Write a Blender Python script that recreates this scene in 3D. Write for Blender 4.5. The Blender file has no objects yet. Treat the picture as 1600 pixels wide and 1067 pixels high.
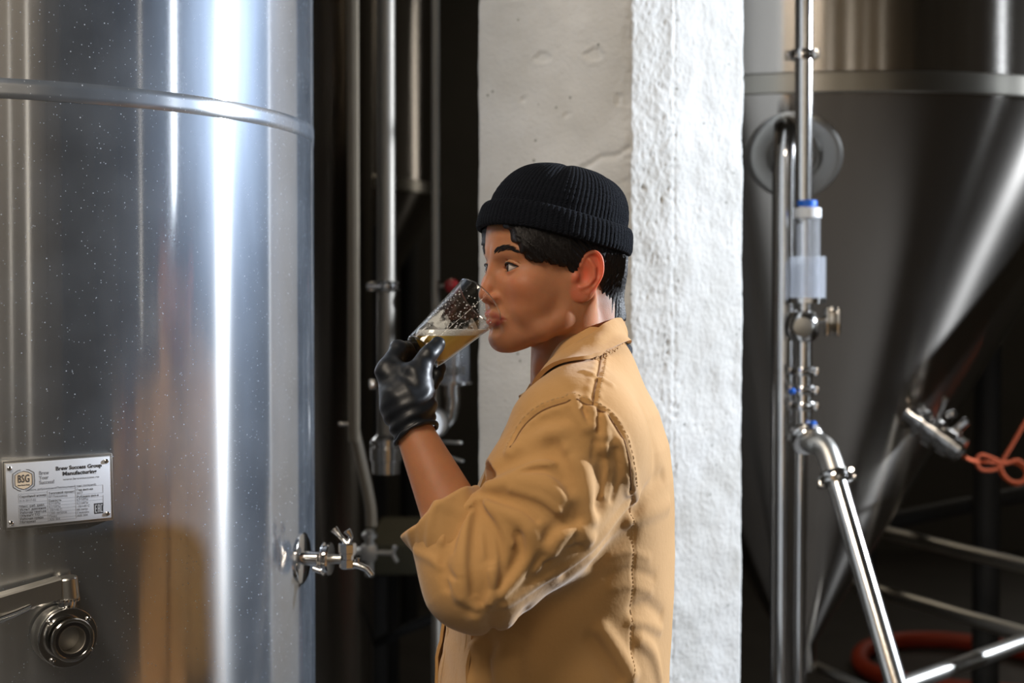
import bpy, bmesh, math, random
import numpy as np
from mathutils import Vector, Matrix, Quaternion, noise as mnoise

random.seed(7)
scene = bpy.context.scene
COL = scene.collection
PI = math.pi
R = math.radians

# ------------------------------------------------------------------ camera
CAM_Z = 1.55
PITCH = R(1.4)
FPX = 2222.0
cam_data = bpy.data.cameras.new('camera')
cam_data.sensor_width = 36.0
cam_data.lens = FPX * 36.0 / 1600.0
cam_data.clip_start = 0.05
cam_data.dof.use_dof = True
cam_data.dof.focus_distance = 1.80
cam_data.dof.aperture_fstop = 4.0
cam = bpy.data.objects.new('camera', cam_data)
COL.objects.link(cam)
cam.location = (0, 0, CAM_Z)
cam.rotation_euler = (R(90) - PITCH, 0, 0)
scene.camera = cam

# ------------------------------------------------------------------ world, lights, exposure
scene.view_settings.view_transform = 'Standard'
scene.view_settings.look = 'None'
scene.view_settings.gamma = 1.0
scene.view_settings.use_curve_mapping = False
scene.view_settings.exposure = 0.0

world = bpy.data.worlds.new('world')
scene.world = world
world.use_nodes = True
world.node_tree.nodes['Background'].inputs[0].default_value = (0.75, 0.85, 1.0, 1)
world.node_tree.nodes['Background'].inputs[1].default_value = 0.35


def area_light(name, loc, target, size, size_y, power, color):
    l = bpy.data.lights.new(name, 'AREA')
    l.shape = 'RECTANGLE'
    l.size = size
    l.size_y = size_y
    l.energy = power
    l.color = color
    o = bpy.data.objects.new(name, l)
    COL.objects.link(o)
    o.location = loc
    d = Vector(target) - Vector(loc)
    o.rotation_euler = d.to_track_quat('-Z', 'Y').to_euler()
    return o


# work lamp of the brewery, to the side and a little behind the man
key = bpy.data.lights.new('work_lamp_light', 'SPOT')
key.energy = 1650
key.color = (0.84, 0.91, 1.0)
key.shadow_soft_size = 0.07
key.spot_size = R(70)
key.spot_blend = 0.3
KEY_POS = (4.0, 3.00, 2.72)
keyo = bpy.data.objects.new('work_lamp_light', key)
COL.objects.link(keyo)
keyo.location = KEY_POS
keyo.rotation_euler = (Vector((0.3, 2.0, 1.3)) - Vector(KEY_POS)).to_track_quat('-Z', 'Y').to_euler()
# added fill lights under the ceiling, no known lamps, mostly behind the camera
area_light('hall_lamp_light', (-1.5, -0.4, 4.4), (0.0, 1.8, 1.2), 1.5, 1.0, 98, (1.0, 0.86, 0.70))
area_light('hall_lamp_light.001', (-0.6, -3.2, 4.3), (0.2, 1.6, 1.0), 1.6, 0.4, 27, (1.0, 0.86, 0.70))
area_light('hall_lamp_light.003', (1.2, -3.5, 4.3), (1.2, -4.4, 1.5), 3.5, 0.3, 38, (1.0, 0.86, 0.68))
area_light('hall_lamp_light.002', (0.6, 6.6, 4.4), (0.6, 6.0, 0), 1.8, 0.4, 14, (1.0, 0.86, 0.66))

# ------------------------------------------------------------------ helpers


def ray(px, py):
    x = (px - 800.0) / FPX
    y = -(py - 533.5) / FPX
    c, s = math.cos(PITCH), math.sin(PITCH)
    return np.array([x, c + y * s, -s + y * c])


def at(px, py, Y):
    """point of the photographed place seen at (px, py), at depth Y"""
    d = ray(px, py)
    t = Y / d[1]
    return np.array([d[0] * t, Y, CAM_Z + d[2] * t])


def tag(o, label=None, cat=None, group=None, kind=None):
    if label: o['label'] = label
    if cat: o['category'] = cat
    if group: o['group'] = group
    if kind: o['kind'] = kind
    return o


def world_of(p):
    m = p.matrix_basis.copy()
    if p.parent is not None:
        m = world_of(p.parent) @ p.matrix_parent_inverse @ m
    return m


def link(o, parent=None):
    COL.objects.link(o)
    if parent is not None:
        o.parent = parent
        o.matrix_parent_inverse = Matrix.Identity(4)
        # all meshes are written in world space, so undo the parent's own place
        o.matrix_parent_inverse = world_of(parent).inverted()
    return o


def empty(name, loc):
    o = bpy.data.objects.new(name, None)
    o.empty_display_size = 0.05
    COL.objects.link(o)
    o.location = loc
    return o


def mesh_obj(name, verts, faces, mat, parent=None, smooth=True, sharp=None):
    me = bpy.data.meshes.new(name)
    me.from_pydata([tuple(map(float, v)) for v in verts], [], [tuple(map(int, f)) for f in faces])
    me.update()
    if smooth:
        me.polygons.foreach_set('use_smooth', [True] * len(me.polygons))
        if sharp is not None:
            me.set_sharp_from_angle(angle=R(sharp))
    if mat is not None:
        me.materials.append(mat)
    o = bpy.data.objects.new(name, me)
    link(o, parent)
    return o


def frame(o, d, up=(0, 0, 1)):
    d = Vector(d).normalized()
    u = Vector(up)
    if abs(d.dot(u)) > 0.98:
        u = Vector((1, 0, 0)) if abs(d.x) < 0.9 else Vector((0, 1, 0))
    x = u.cross(d).normalized()
    y = d.cross(x).normalized()
    m = Matrix((x, y, d)).transposed().to_4x4()
    m.translation = Vector(o)
    return m


class MB:
    def __init__(self):
        self.v = []
        self.f = []

    def add(self, verts, faces, m=None):
        n = len(self.v)
        for p in verts:
            p = Vector(p)
            self.v.append(tuple(m @ p) if m is not None else tuple(p))
        self.f += [tuple(i + n for i in f) for f in faces]
        return self

    def lathe(self, prof, o=(0, 0, 0), d=(0, 0, 1), n=32, caps=True, up=(0, 0, 1)):
        m = frame(o, d, up)
        vs, fs = [], []
        for (t, r) in prof:
            for k in range(n):
                a = 2 * PI * k / n
                vs.append((r * math.cos(a), r * math.sin(a), t))
        for i in range(len(prof) - 1):
            for k in range(n):
                k2 = (k + 1) % n
                fs.append((i * n + k, i * n + k2, (i + 1) * n + k2, (i + 1) * n + k))
        if caps:
            fs.append(tuple(reversed(range(n))))
            fs.append(tuple((len(prof) - 1) * n + k for k in range(n)))
        return self.add(vs, fs, m)

    def cyl(self, a, b, r, n=20, r2=None, bev=0.0):
        a, b = Vector(a), Vector(b)
        L = (b - a).length
        r2 = r if r2 is None else r2
        if bev > 0:
            prof = [(0, r - bev), (bev, r), (L - bev, r2), (L, r2 - bev)]
        else:
            prof = [(0, r), (L, r2)]
        return self.lathe(prof, a, b - a, n)

    def tube(self, pts, r, n=12, closed=False, caps=True):
        pts = [Vector(p) for p in pts]
        N = len(pts)
        rr = r if hasattr(r, '__len__') else [r] * N
        vs, fs = [], []
        tan = []
        for i in range(N):
            if closed:
                t = pts[(i + 1) % N] - pts[i - 1]
            else:
                t = pts[min(i + 1, N - 1)] - pts[max(i - 1, 0)]
            tan.append(t.normalized())
        nrm = tan[0].orthogonal().normalized()
        for i in range(N):
            if i > 0:
                q = tan[i - 1].rotation_difference(tan[i])
                nrm = (q @ nrm)
                nrm = (nrm - tan[i] * nrm.dot(tan[i])).normalized()
            b = tan[i].cross(nrm)
            for k in range(n):
                a = 2 * PI * k / n
                vs.append(pts[i] + (nrm * math.cos(a) + b * math.sin(a)) * rr[i])
        for i in range(N if closed else N - 1):
            j = (i + 1) % N
            for k in range(n):
                k2 = (k + 1) % n
                fs.append((i * n + k, i * n + k2, j * n + k2, j * n + k))
        if caps and not closed:
            fs.append(tuple(reversed(range(n))))
            fs.append(tuple((N - 1) * n + k for k in range(n)))
        return self.add(vs, fs)

    def box(self, c, size, m=None, bev=0.0):
        bm = bmesh.new()
        bmesh.ops.create_cube(bm, size=1.0)
        for v in bm.verts:
            v.co = Vector((v.co.x * size[0], v.co.y * size[1], v.co.z * size[2]))
        if bev > 0:
            bmesh.ops.bevel(bm, geom=bm.edges[:], offset=bev, segments=2, affect='EDGES', profile=0.5)
        bm.verts.index_update()
        vs = [Vector(v.co) for v in bm.verts]
        fs = [tuple(v.index for v in f.verts) for f in bm.faces]
        bm.free()
        mm = m.copy() if m is not None else Matrix.Identity(4)
        if m is None:
            mm.translation = Vector(c)
        else:
            mm = m @ Matrix.Translation(Vector(c))
        return self.add(vs, fs, mm)

    def prism(self, poly, t0, t1, m):
        n = len(poly)
        vs = [(x, y, t0) for x, y in poly] + [(x, y, t1) for x, y in poly]
        fs = [tuple(reversed(range(n))), tuple(range(n, 2 * n))]
        fs += [(i, (i + 1) % n, n + (i + 1) % n, n + i) for i in range(n)]
        return self.add(vs, fs, m)

    def build(self, name, mat, parent=None, smooth=True, sharp=35):
        return mesh_obj(name, self.v, self.f, mat, parent, smooth, sharp)


def spline(pts, per=8, closed=False):
    P = [np.array(p, float) for p in pts]
    n = len(P)
    out = []
    rng = n if closed else n - 1
    for i in range(rng):
        if closed:
            p0, p1, p2, p3 = P[i - 1], P[i], P[(i + 1) % n], P[(i + 2) % n]
        else:
            p0, p1, p2, p3 = P[max(i - 1, 0)], P[i], P[i + 1], P[min(i + 2, n - 1)]
        for k in range(per):
            t = k / per
            out.append(0.5 * ((2 * p1) + (-p0 + p2) * t + (2 * p0 - 5 * p1 + 4 * p2 - p3) * t * t + (-p0 + 3 * p1 - 3 * p2 + p3) * t ** 3))
    if not closed:
        out.append(P[-1])
    return out


# ------------------------------------------------------------------ materials


def new_mat(name):
    m = bpy.data.materials.new(name)
    m.use_nodes = True
    nt = m.node_tree
    b = nt.nodes['Principled BSDF']
    return m, nt, b


def N(nt, t, **kw):
    n = nt.nodes.new(t)
    for k, v in kw.items():
        if k.startswith('i_'):
            n.inputs[k[2:].replace('_', ' ')].default_value = v
        else:
            setattr(n, k, v)
    return n


def plain(name, col, rough=0.5, metal=0.0, noise=0.0, nscale=20.0, bump=0.0, bscale=80.0, **kw):
    m, nt, b = new_mat(name)
    b.inputs['Base Color'].default_value = (*col, 1)
    b.inputs['Roughness'].default_value = rough
    b.inputs['Metallic'].default_value = metal
    for k, v in kw.items():
        b.inputs[k].default_value = v
    tc = N(nt, 'ShaderNodeTexCoord')
    if noise > 0:
        n = N(nt, 'ShaderNodeTexNoise', i_Scale=nscale, i_Detail=5.0)
        nt.links.new(tc.outputs['Object'], n.inputs['Vector'])
        mx = N(nt, 'ShaderNodeMix', data_type='RGBA')
        mx.inputs[6].default_value = (*[c * (1 - noise) for c in col], 1)
        mx.inputs[7].default_value = (*[min(1, c * (1 + noise)) for c in col], 1)
        nt.links.new(n.outputs['Fac'], mx.inputs[0])
        nt.links.new(mx.outputs[2], b.inputs['Base Color'])
    if bump > 0:
        n2 = N(nt, 'ShaderNodeTexNoise', i_Scale=bscale, i_Detail=6.0)
        nt.links.new(tc.outputs['Object'], n2.inputs['Vector'])
        bp = N(nt, 'ShaderNodeBump', i_Strength=bump, i_Distance=0.01)
        nt.links.new(n2.outputs['Fac'], bp.inputs['Height'])
        nt.links.new(bp.outputs[0], b.inputs['Normal'])
    return m


def steel(name, col=(0.62, 0.61, 0.59), rough=0.25, aniso=0.0, dust=0.0, smudge=0.06, haze=0.0):
    """brushed stainless steel; dust = share of a thin matt film of dust and dried drops"""
    m, nt, b = new_mat(name)
    b.inputs['Base Color'].default_value = (*col, 1)
    b.inputs['Metallic'].default_value = 1.0
    tc = N(nt, 'ShaderNodeTexCoord')
    n = N(nt, 'ShaderNodeTexNoise', i_Scale=3.0, i_Detail=6.0)
    nt.links.new(tc.outputs['Object'], n.inputs['Vector'])
    mr = N(nt, 'ShaderNodeMapRange')
    mr.inputs['From Min'].default_value = 0.3
    mr.inputs['From Max'].default_value = 0.7
    mr.inputs['To Min'].default_value = rough - smudge
    mr.inputs['To Max'].default_value = rough + smudge
    nt.links.new(n.outputs['Fac'], mr.inputs['Value'])
    nt.links.new(mr.outputs[0], b.inputs['Roughness'])
    if aniso > 0:
        b.inputs['Anisotropic'].default_value = aniso
        b.inputs['Anisotropic Rotation'].default_value = 0.25
        t = N(nt, 'ShaderNodeTangent', direction_type='RADIAL', axis='Z')
        nt.links.new(t.outputs[0], b.inputs['Tangent'])
    if dust > 0:
        out = nt.nodes['Material Output']
        dif = N(nt, 'ShaderNodeBsdfDiffuse')
        dif.inputs['Color'].default_value = (0.58, 0.65, 0.74, 1)
        # dried drops: small voronoi spots of several sizes
        fac = None
        for sc, th in ((90, 0.10), (170, 0.13), (45, 0.045)):
            v = N(nt, 'ShaderNodeTexVoronoi', i_Scale=float(sc))
            nt.links.new(tc.outputs['Object'], v.inputs['Vector'])
            rr = N(nt, 'ShaderNodeMapRange')
            rr.inputs['From Min'].default_value = th
            rr.inputs['From Max'].default_value = th * 0.3
            nt.links.new(v.outputs['Distance'], rr.inputs['Value'])
            # only some of the cells carry a drop
            sep = N(nt, 'ShaderNodeSeparateColor')
            nt.links.new(v.outputs['Color'], sep.inputs[0])
            gt = N(nt, 'ShaderNodeMath', operation='GREATER_THAN')
            gt.inputs[1].default_value = 0.35
            nt.links.new(sep.outputs[0], gt.inputs[0])
            mu = N(nt, 'ShaderNodeMath', operation='MULTIPLY')
            nt.links.new(rr.outputs[0], mu.inputs[0])
            nt.links.new(gt.outputs[0], mu.inputs[1])
            if fac is None:
                fac = mu
            else:
                mx = N(nt, 'ShaderNodeMath', operation='MAXIMUM')
                nt.links.new(fac.outputs[0], mx.inputs[0])
                nt.links.new(mu.outputs[0], mx.inputs[1])
                fac = mx
        n3 = N(nt, 'ShaderNodeTexNoise', i_Scale=9.0, i_Detail=8.0)
        nt.links.new(tc.outputs['Object'], n3.inputs['Vector'])
        m3 = N(nt, 'ShaderNodeMapRange')
        m3.inputs['From Min'].default_value = 0.35
        m3.inputs['From Max'].default_value = 0.70
        m3.inputs['To Min'].default_value = dust * 0.6
        m3.inputs['To Max'].default_value = dust * 1.5
        nt.links.new(n3.outputs['Fac'], m3.inputs['Value'])
        m4 = N(nt, 'ShaderNodeMath', operation='MULTIPLY_ADD')
        m4.inputs[1].default_value = 0.75
        nt.links.new(fac.outputs[0], m4.inputs[0])
        nt.links.new(m3.outputs[0], m4.inputs[2])
        mix = N(nt, 'ShaderNodeMixShader')
        nt.links.new(m4.outputs[0], mix.inputs[0])
        base = b
        if haze > 0:      # wiped film: part of the sheen is much broader
            g2 = N(nt, 'ShaderNodeBsdfGlossy')
            g2.inputs['Color'].default_value = (0.46, 0.56, 0.72, 1)
            g2.inputs['Roughness'].default_value = 0.42
            hz_ = N(nt, 'ShaderNodeMixShader')
            mh = N(nt, 'ShaderNodeMapRange')
            mh.inputs['From Min'].default_value = 0.3
            mh.inputs['From Max'].default_value = 0.7
            mh.inputs['To Min'].default_value = haze * 0.75
            mh.inputs['To Max'].default_value = haze * 1.25
            st_ = N(nt, 'ShaderNodeMapping')
            st_.inputs['Scale'].default_value = (14, 14, 2.2)
            nt.links.new(tc.outputs['Object'], st_.inputs['Vector'])
            nh = N(nt, 'ShaderNodeTexNoise', i_Scale=1.0, i_Detail=7.0)
            nt.links.new(st_.outputs[0], nh.inputs['Vector'])
            nt.links.new(nh.outputs['Fac'], mh.inputs['Value'])
            nt.links.new(mh.outputs[0], hz_.inputs[0])
            nt.links.new(b.outputs[0], hz_.inputs[1])
            nt.links.new(g2.outputs[0], hz_.inputs[2])
            base = hz_
        nt.links.new(base.outputs[0], mix.inputs[1])
        nt.links.new(dif.outputs[0], mix.inputs[2])
        nt.links.new(mix.outputs[0], out.inputs['Surface'])
    return m


M = {}
M['tank'] = steel('brushed_tank_steel', (0.60, 0.59, 0.57), 0.142, 1.0, 0.055, 0.008, 0.105)
M['tank_band'] = steel('ground_weld_steel', (0.50, 0.49, 0.47), 0.24, 0.8, 0.08, 0.02, 0.16)
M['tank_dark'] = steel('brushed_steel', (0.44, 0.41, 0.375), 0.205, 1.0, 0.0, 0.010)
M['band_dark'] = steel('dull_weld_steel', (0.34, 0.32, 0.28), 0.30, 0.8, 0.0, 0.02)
M['steel'] = steel('pipe_steel', (0.66, 0.65, 0.63), 0.20)
M['polished'] = steel('polished_steel', (0.72, 0.71, 0.70), 0.12, smudge=0.03)
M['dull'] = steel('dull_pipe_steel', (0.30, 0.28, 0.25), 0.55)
M['satin'] = steel('satin_steel', (0.58, 0.57, 0.54), 0.34)
M['plate'] = plain('engraved_aluminium', (0.66, 0.69, 0.75), 0.45, 0.35, noise=0.05, nscale=60)
M['ink'] = plain('black_print', (0.03, 0.03, 0.035), 0.6)
M['faint_ink'] = plain('grey_print', (0.20, 0.21, 0.24), 0.6)
M['badge'] = plain('tan_print', (0.62, 0.50, 0.36), 0.6)
M['rubber'] = plain('black_rubber', (0.015, 0.015, 0.016), 0.45)
M['concrete'] = plain('dark_concrete', (0.055, 0.05, 0.045), 0.55, noise=0.35, nscale=4, bump=0.3, bscale=30)
M['wall'] = plain('grey_plaster', (0.085, 0.08, 0.07), 0.85, noise=0.15, nscale=3, bump=0.3, bscale=20)
M['beige_wall'] = plain('beige_plaster', (0.36, 0.31, 0.24), 0.85, noise=0.12, nscale=2)
M['dark_paint'] = plain('dark_painted_steel', (0.03, 0.03, 0.03), 0.6)  # dark paint; on the conical tanks' legs it stands in for shade
M['black_hose'] = plain('black_hose', (0.008, 0.008, 0.009), 0.9)
M['tan_bar'] = plain('tan_plastic', (0.26, 0.22, 0.165), 0.5, noise=0.08)
M['blue'] = plain('blue_plastic', (0.01, 0.13, 0.62), 0.35)
M['white_plastic'] = plain('white_plastic', (0.80, 0.82, 0.84), 0.35)
M['red'] = plain('red_plastic', (0.25, 0.01, 0.012), 0.35)
M['orange_hose'] = plain('orange_rubber_hose', (0.50, 0.055, 0.018), 0.5, noise=0.15)
M['orange_rope'] = plain('orange_rope_fibre', (0.42, 0.07, 0.015), 0.75, bump=0.6, bscale=300)
M['tan_plinth'] = plain('pale_board', (0.17, 0.16, 0.11), 0.75, noise=0.2, nscale=8)


def glass_mat(name, tint=(1, 1, 1), refl=1.0, rough=0.0):
    """thin clear wall: what lies behind shows through, with fresnel reflections"""
    m = bpy.data.materials.new(name)
    m.use_nodes = True
    nt = m.node_tree
    nt.nodes.remove(nt.nodes['Principled BSDF'])
    out = nt.nodes['Material Output']
    tr = N(nt, 'ShaderNodeBsdfTransparent')
    tr.inputs[0].default_value = (*tint, 1)
    gl = N(nt, 'ShaderNodeBsdfGlossy')
    gl.inputs['Roughness'].default_value = rough
    fr = N(nt, 'ShaderNodeFresnel')
    geo = N(nt, 'ShaderNodeNewGeometry')
    ior = N(nt, 'ShaderNodeMapRange')      # same reflection from both sides of the thin wall
    ior.inputs['To Min'].default_value = 1.5
    ior.inputs['To Max'].default_value = 1 / 1.5
    nt.links.new(geo.outputs['Backfacing'], ior.inputs['Value'])
    nt.links.new(ior.outputs[0], fr.inputs['IOR'])
    mu = N(nt, 'ShaderNodeMath', operation='MULTIPLY')
    mu.inputs[1].default_value = refl
    mu.use_clamp = True
    nt.links.new(fr.outputs[0], mu.inputs[0])
    mx = N(nt, 'ShaderNodeMixShader')
    nt.links.new(mu.outputs[0], mx.inputs[0])
    nt.links.new(tr.outputs[0], mx.inputs[1])
    nt.links.new(gl.outputs[0], mx.inputs[2])
    nt.links.new(mx.outputs[0], out.inputs['Surface'])
    return m


M['clear'] = glass_mat('clear_plastic', (0.95, 0.96, 0.98), 1.5, 0.03)
_nt = M['clear'].node_tree          # faintly milky plastic
_o = _nt.nodes['Material Output']
_s = _o.inputs['Surface'].links[0].from_socket
_d = N(_nt, 'ShaderNodeBsdfTranslucent'); _d.inputs[0].default_value = (0.85, 0.88, 0.93, 1)
_d2 = N(_nt, 'ShaderNodeBsdfDiffuse'); _d2.inputs[0].default_value = (0.85, 0.88, 0.93, 1)
_a = N(_nt, 'ShaderNodeMixShader'); _a.inputs[0].default_value = 0.5
_b = N(_nt, 'ShaderNodeMixShader'); _b.inputs[0].default_value = 0.16
_nt.links.new(_d.outputs[0], _a.inputs[1]); _nt.links.new(_d2.outputs[0], _a.inputs[2])
_nt.links.new(_s, _b.inputs[1]); _nt.links.new(_a.outputs[0], _b.inputs[2]); _nt.links.new(_b.outputs[0], _o.inputs['Surface'])


def glow_pane_mat(name, col, strength):
    m = bpy.data.materials.new(name)
    m.use_nodes = True
    nt = m.node_tree
    nt.nodes.remove(nt.nodes['Principled BSDF'])
    e = N(nt, 'ShaderNodeEmission')
    e.inputs[0].default_value = (*col, 1)
    e.inputs[1].default_value = strength
    nt.links.new(e.outputs[0], nt.nodes['Material Output'].inputs['Surface'])
    return m


M['cool_day'] = glow_pane_mat('clear_daylight_pane', (0.82, 0.90, 1.0), 9.0)  # bright pane added for the streaks on cone and left tank
M['day'] = glow_pane_mat('frosted_daylight_pane', (1.0, 0.92, 0.80), 2.2)  # panes added for fill and streaks on the steel; no windows known
# ------------------------------------------------------------------ the hall
X0, X1, Y0, Y1, ZC = -4.6, 4.6, -4.4, 9.0, 4.8


def slab(name, a, b, mat):
    a, b = Vector(a), Vector(b)
    o = MB().box((a + b) / 2, b - a).build(name, mat, None, False)
    o['kind'] = 'structure'
    return o


slab('floor', (X0, Y0, -0.1), (X1, Y1, 0), M['concrete'])
slab('ceiling', (X0, Y0, ZC), (X1, Y1, ZC + 0.1), M['wall'])
slab('wall_left', (X0 - 0.15, Y0, 0), (X0, Y1, ZC), M['wall'])


def window_wall(name, axis, pos, u0, u1, wins, z0, z1, first, out):
    """wall with tall window openings; wins = list of (u0, u1)"""
    beige = axis == 'y'
    axis = axis[0]
    b = MB()

    def piece(ua, ub, za, zb):
        if axis == 'x':
            b.box(((pos + out * 0.075), (ua + ub) / 2, (za + zb) / 2), (0.15, ub - ua, zb - za))
        else:
            b.box(((ua + ub) / 2, (pos + out * 0.075), (za + zb) / 2), (ub - ua, 0.15, zb - za))
    cur = u0
    for (a, c) in wins:
        piece(cur, a, 0, ZC)
        piece(a, c, 0, z0)
        piece(a, c, z1, ZC)
        cur = c
    piece(cur, u1, 0, ZC)
    w = b.build(name, M['beige_wall'] if beige else M['wall'], None, False)
    w['kind'] = 'structure'
    for i, (a, c) in enumerate(wins):
        g, f = MB(), MB()
        t = 0.04
        if axis == 'x':
            g.box((pos + out * 0.09, (a + c) / 2, (z0 + z1) / 2), (0.01, c - a - 0.02, z1 - z0 - 0.02))
            for (ya, yb, za, zb) in ((a, a + t, z0, z1), (c - t, c, z0, z1), (a, c, z0, z0 + t), (a, c, z1 - t, z1)):
                f.box((pos + out * 0.06, (ya + yb) / 2, (za + zb) / 2), (0.05, yb - ya, zb - za))
        else:
            g.box(((a + c) / 2, pos + out * 0.09, (z0 + z1) / 2), (c - a - 0.02, 0.01, z1 - z0 - 0.02))
            for (ya, yb, za, zb) in ((a, a + t, z0, z1), (c - t, c, z0, z1), (a, c, z0, z0 + t), (a, c, z1 - t, z1)):
                f.box(((ya + yb) / 2, pos + out * 0.06, (za + zb) / 2), (yb - ya, 0.05, zb - za))
        wo = f.build('window_%d' % (first + i), M['dark_paint'], None, False)
        wo['kind'] = 'structure'
        g.build('pane', M['cool_day'] if (axis == 'x' and a > 0.5) else M['day'], wo, False)  # added emitter that lights the hall and shows in the tanks


window_wall('wall_right', 'x', X1, Y0, Y1, [(-2.3, -2.2), (-1.2, -1.12), (-0.35, -0.22), (0.92, 1.14)], 1.0, 3.9, 1, 1)
window_wall('wall_front', 'y', Y0, X0, X1, [(-2.6, -1.9), (-0.7, -0.4), (0.3, 0.55), (1.2, 1.5), (2.0, 2.15), (2.75, 2.95), (3.75, 3.83)], 1.2, 3.8, 5, -1)
window_wall('wall_back', 'yb', Y1, X0, X1, [(3.45, 4.15)], 1.5, 4.4, 12, 1)

# ------------------------------------------------------------------ pillar
def rough_pillar():
    A = Vector((-0.070, 2.682)); B = Vector((0.2123, 2.55)); C = Vector((0.2896, 2.5946)); D = Vector((0.4406, 2.7043))
    E = D + (A - B) * 1.0
    poly = [A, B, C, D, E]
    # rounded walk around the outline, densely sampled where it is seen
    pts = []

    def seg(p, q, n):
        for k in range(n):
            t = k / n
            pts.append(p.lerp(q, t))
    seg(A, B, 60)
    seg(B, C, 36)
    seg(C, D, 70)
    seg(D, E, 4)
    seg(E, A, 4)
    n = len(pts)
    # soften corners
    for _ in range(2):
        pts = [(pts[i - 1] + pts[i] * 2 + pts[(i + 1) % n]) / 4 for i in range(n)]
    zs = list(np.linspace(0, 0.75, 6)) + list(np.linspace(0.80, 2.12, 330)) + list(np.linspace(2.2, ZC, 8))
    vs, fs = [], []
    nrm = []
    for i in range(n):
        t = (pts[(i + 1) % n] - pts[i - 1])
        nrm.append(Vector((t.y, -t.x)).normalized())
    # plaster crack on the pale face, and a long groove down the lit face
    crack = [(0.120, 1.797), (0.142, 1.806), (0.160, 1.820), (0.185, 1.818), (0.200, 1.828), (0.214, 1.836)]
    flakes = [(0.058, 2.006, 0.016, 0.010), (0.150, 2.004, 0.017, 0.013), (0.022, 1.93, 0.007, 0.006), (0.19, 1.92, 0.006, 0.012), (0.10, 1.90, 0.010, 0.005)]
    for z in zs:
        for i in range(n):
            p = pts[i]
            q = Vector((p.x * 9, p.y * 9, z * 9))
            seen = 0.8 < z < 2.12
            d = 0.0
            if seen:
                d += 0.0030 * mnoise.noise(q) + 0.0016 * mnoise.noise(q * 3.1)
                roughness = 0.35
                if 58 <= i < 104: roughness = 1.15      # worn chamfer
                elif i >= 104: roughness = 0.5
                d += roughness * 0.0011 * mnoise.noise(q * 11.0)
                d += roughness * 0.0009 * mnoise.noise(Vector((p.x * 260, p.y * 260, z * 230)))
                # pits
                pit = mnoise.noise(Vector((p.x * 150 + 7, p.y * 150, z * 150)))
                if pit > 0.45: d -= (pit - 0.45) * 0.010 * roughness
                # groove near the arris of the lit face
                gx = abs(i - (99 + 1.2 * mnoise.noise(Vector((0, 3, z * 14)))))
                if gx < 2.0: d -= 0.0020 * (1 - gx / 2.0) * (0.5 + 0.8 * max(0, mnoise.noise(Vector((1, 1, z * 6)))))
                # step where the old plaster skin on the pale face stops
                edge = 58 + 2.5 * mnoise.noise(Vector((0, 5, z * 22)))
                if i < edge: d += 0.0022
                for k in range(len(crack) - 1):
                    (xa, za), (xb, zb) = crack[k], crack[k + 1]
                    if xa <= p.x <= xb and i < 62:
                        zc = za + (zb - za) * (p.x - xa) / (xb - xa) + 0.004 * mnoise.noise(Vector((p.x * 120, 0, 0)))
                        e = abs(z - zc)
                        if e < 0.008: d -= 0.0075 * (1 - e / 0.008)
                        if zc - 0.05 < z < zc: d += 0.0016
                if i < 60:
                    for (fx, fz, ra, rb) in flakes:
                        e = math.hypot((p.x - fx) / ra, (z - fz) / rb) + 0.25 * mnoise.noise(Vector((p.x * 90, 0, z * 90)))
                        if e < 1: d -= 0.0030
                        elif e < 1.35: d += 0.0014
            vs.append((p.x + nrm[i].x * d, p.y + nrm[i].y * d, z))
    for j in range(len(zs) - 1):
        for i in range(n):
            i2 = (i + 1) % n
            fs.append((j * n + i, j * n + i2, (j + 1) * n + i2, (j + 1) * n + i))
    m, nt, b = new_mat('white_limewash')
    b.inputs['Roughness'].default_value = 0.7
    tc = N(nt, 'ShaderNodeTexCoord')
    n1 = N(nt, 'ShaderNodeTexNoise', i_Scale=7.0, i_Detail=8.0)
    nt.links.new(tc.outputs['Object'], n1.inputs['Vector'])
    r1 = N(nt, 'ShaderNodeValToRGB')
    r1.color_ramp.elements[0].position = 0.35
    r1.color_ramp.elements[0].color = (0.48, 0.475, 0.455, 1)
    r1.color_ramp.elements[1].position = 0.65
    r1.color_ramp.elements[1].color = (0.57, 0.57, 0.56, 1)
    nt.links.new(n1.outputs['Fac'], r1.inputs[0])
    v1 = N(nt, 'ShaderNodeTexVoronoi', i_Scale=26.0)
    nt.links.new(tc.outputs['Object'], v1.inputs['Vector'])
    mr = N(nt, 'ShaderNodeMapRange')
    mr.inputs['From Min'].default_value = 0.05
    mr.inputs['From Max'].default_value = 0.09
    nt.links.new(v1.outputs['Distance'], mr.inputs['Value'])
    mx = N(nt, 'ShaderNodeMix', data_type='RGBA')
    mx.inputs[6].default_value = (0.22, 0.22, 0.20, 1)
    nt.links.new(mr.outputs[0], mx.inputs[0])
    nt.links.new(r1.outputs[0], mx.inputs[7])
    nt.links.new(mx.outputs[2], b.inputs['Base Color'])
    n2 = N(nt, 'ShaderNodeTexNoise', i_Scale=130.0, i_Detail=5.0)
    nt.links.new(tc.outputs['Object'], n2.inputs['Vector'])
    bp = N(nt, 'ShaderNodeBump', i_Strength=0.35, i_Distance=0.004)
    nt.links.new(n2.outputs['Fac'], bp.inputs['Height'])
    nt.links.new(bp.outputs[0], b.inputs['Normal'])
    o = mesh_obj('pillar', vs, fs, m, None, True)
    o['kind'] = 'structure'


rough_pillar()
# ------------------------------------------------------------------ left tank
TR, TAX = 0.50, Vector((-0.8231, 2.2864))


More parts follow.
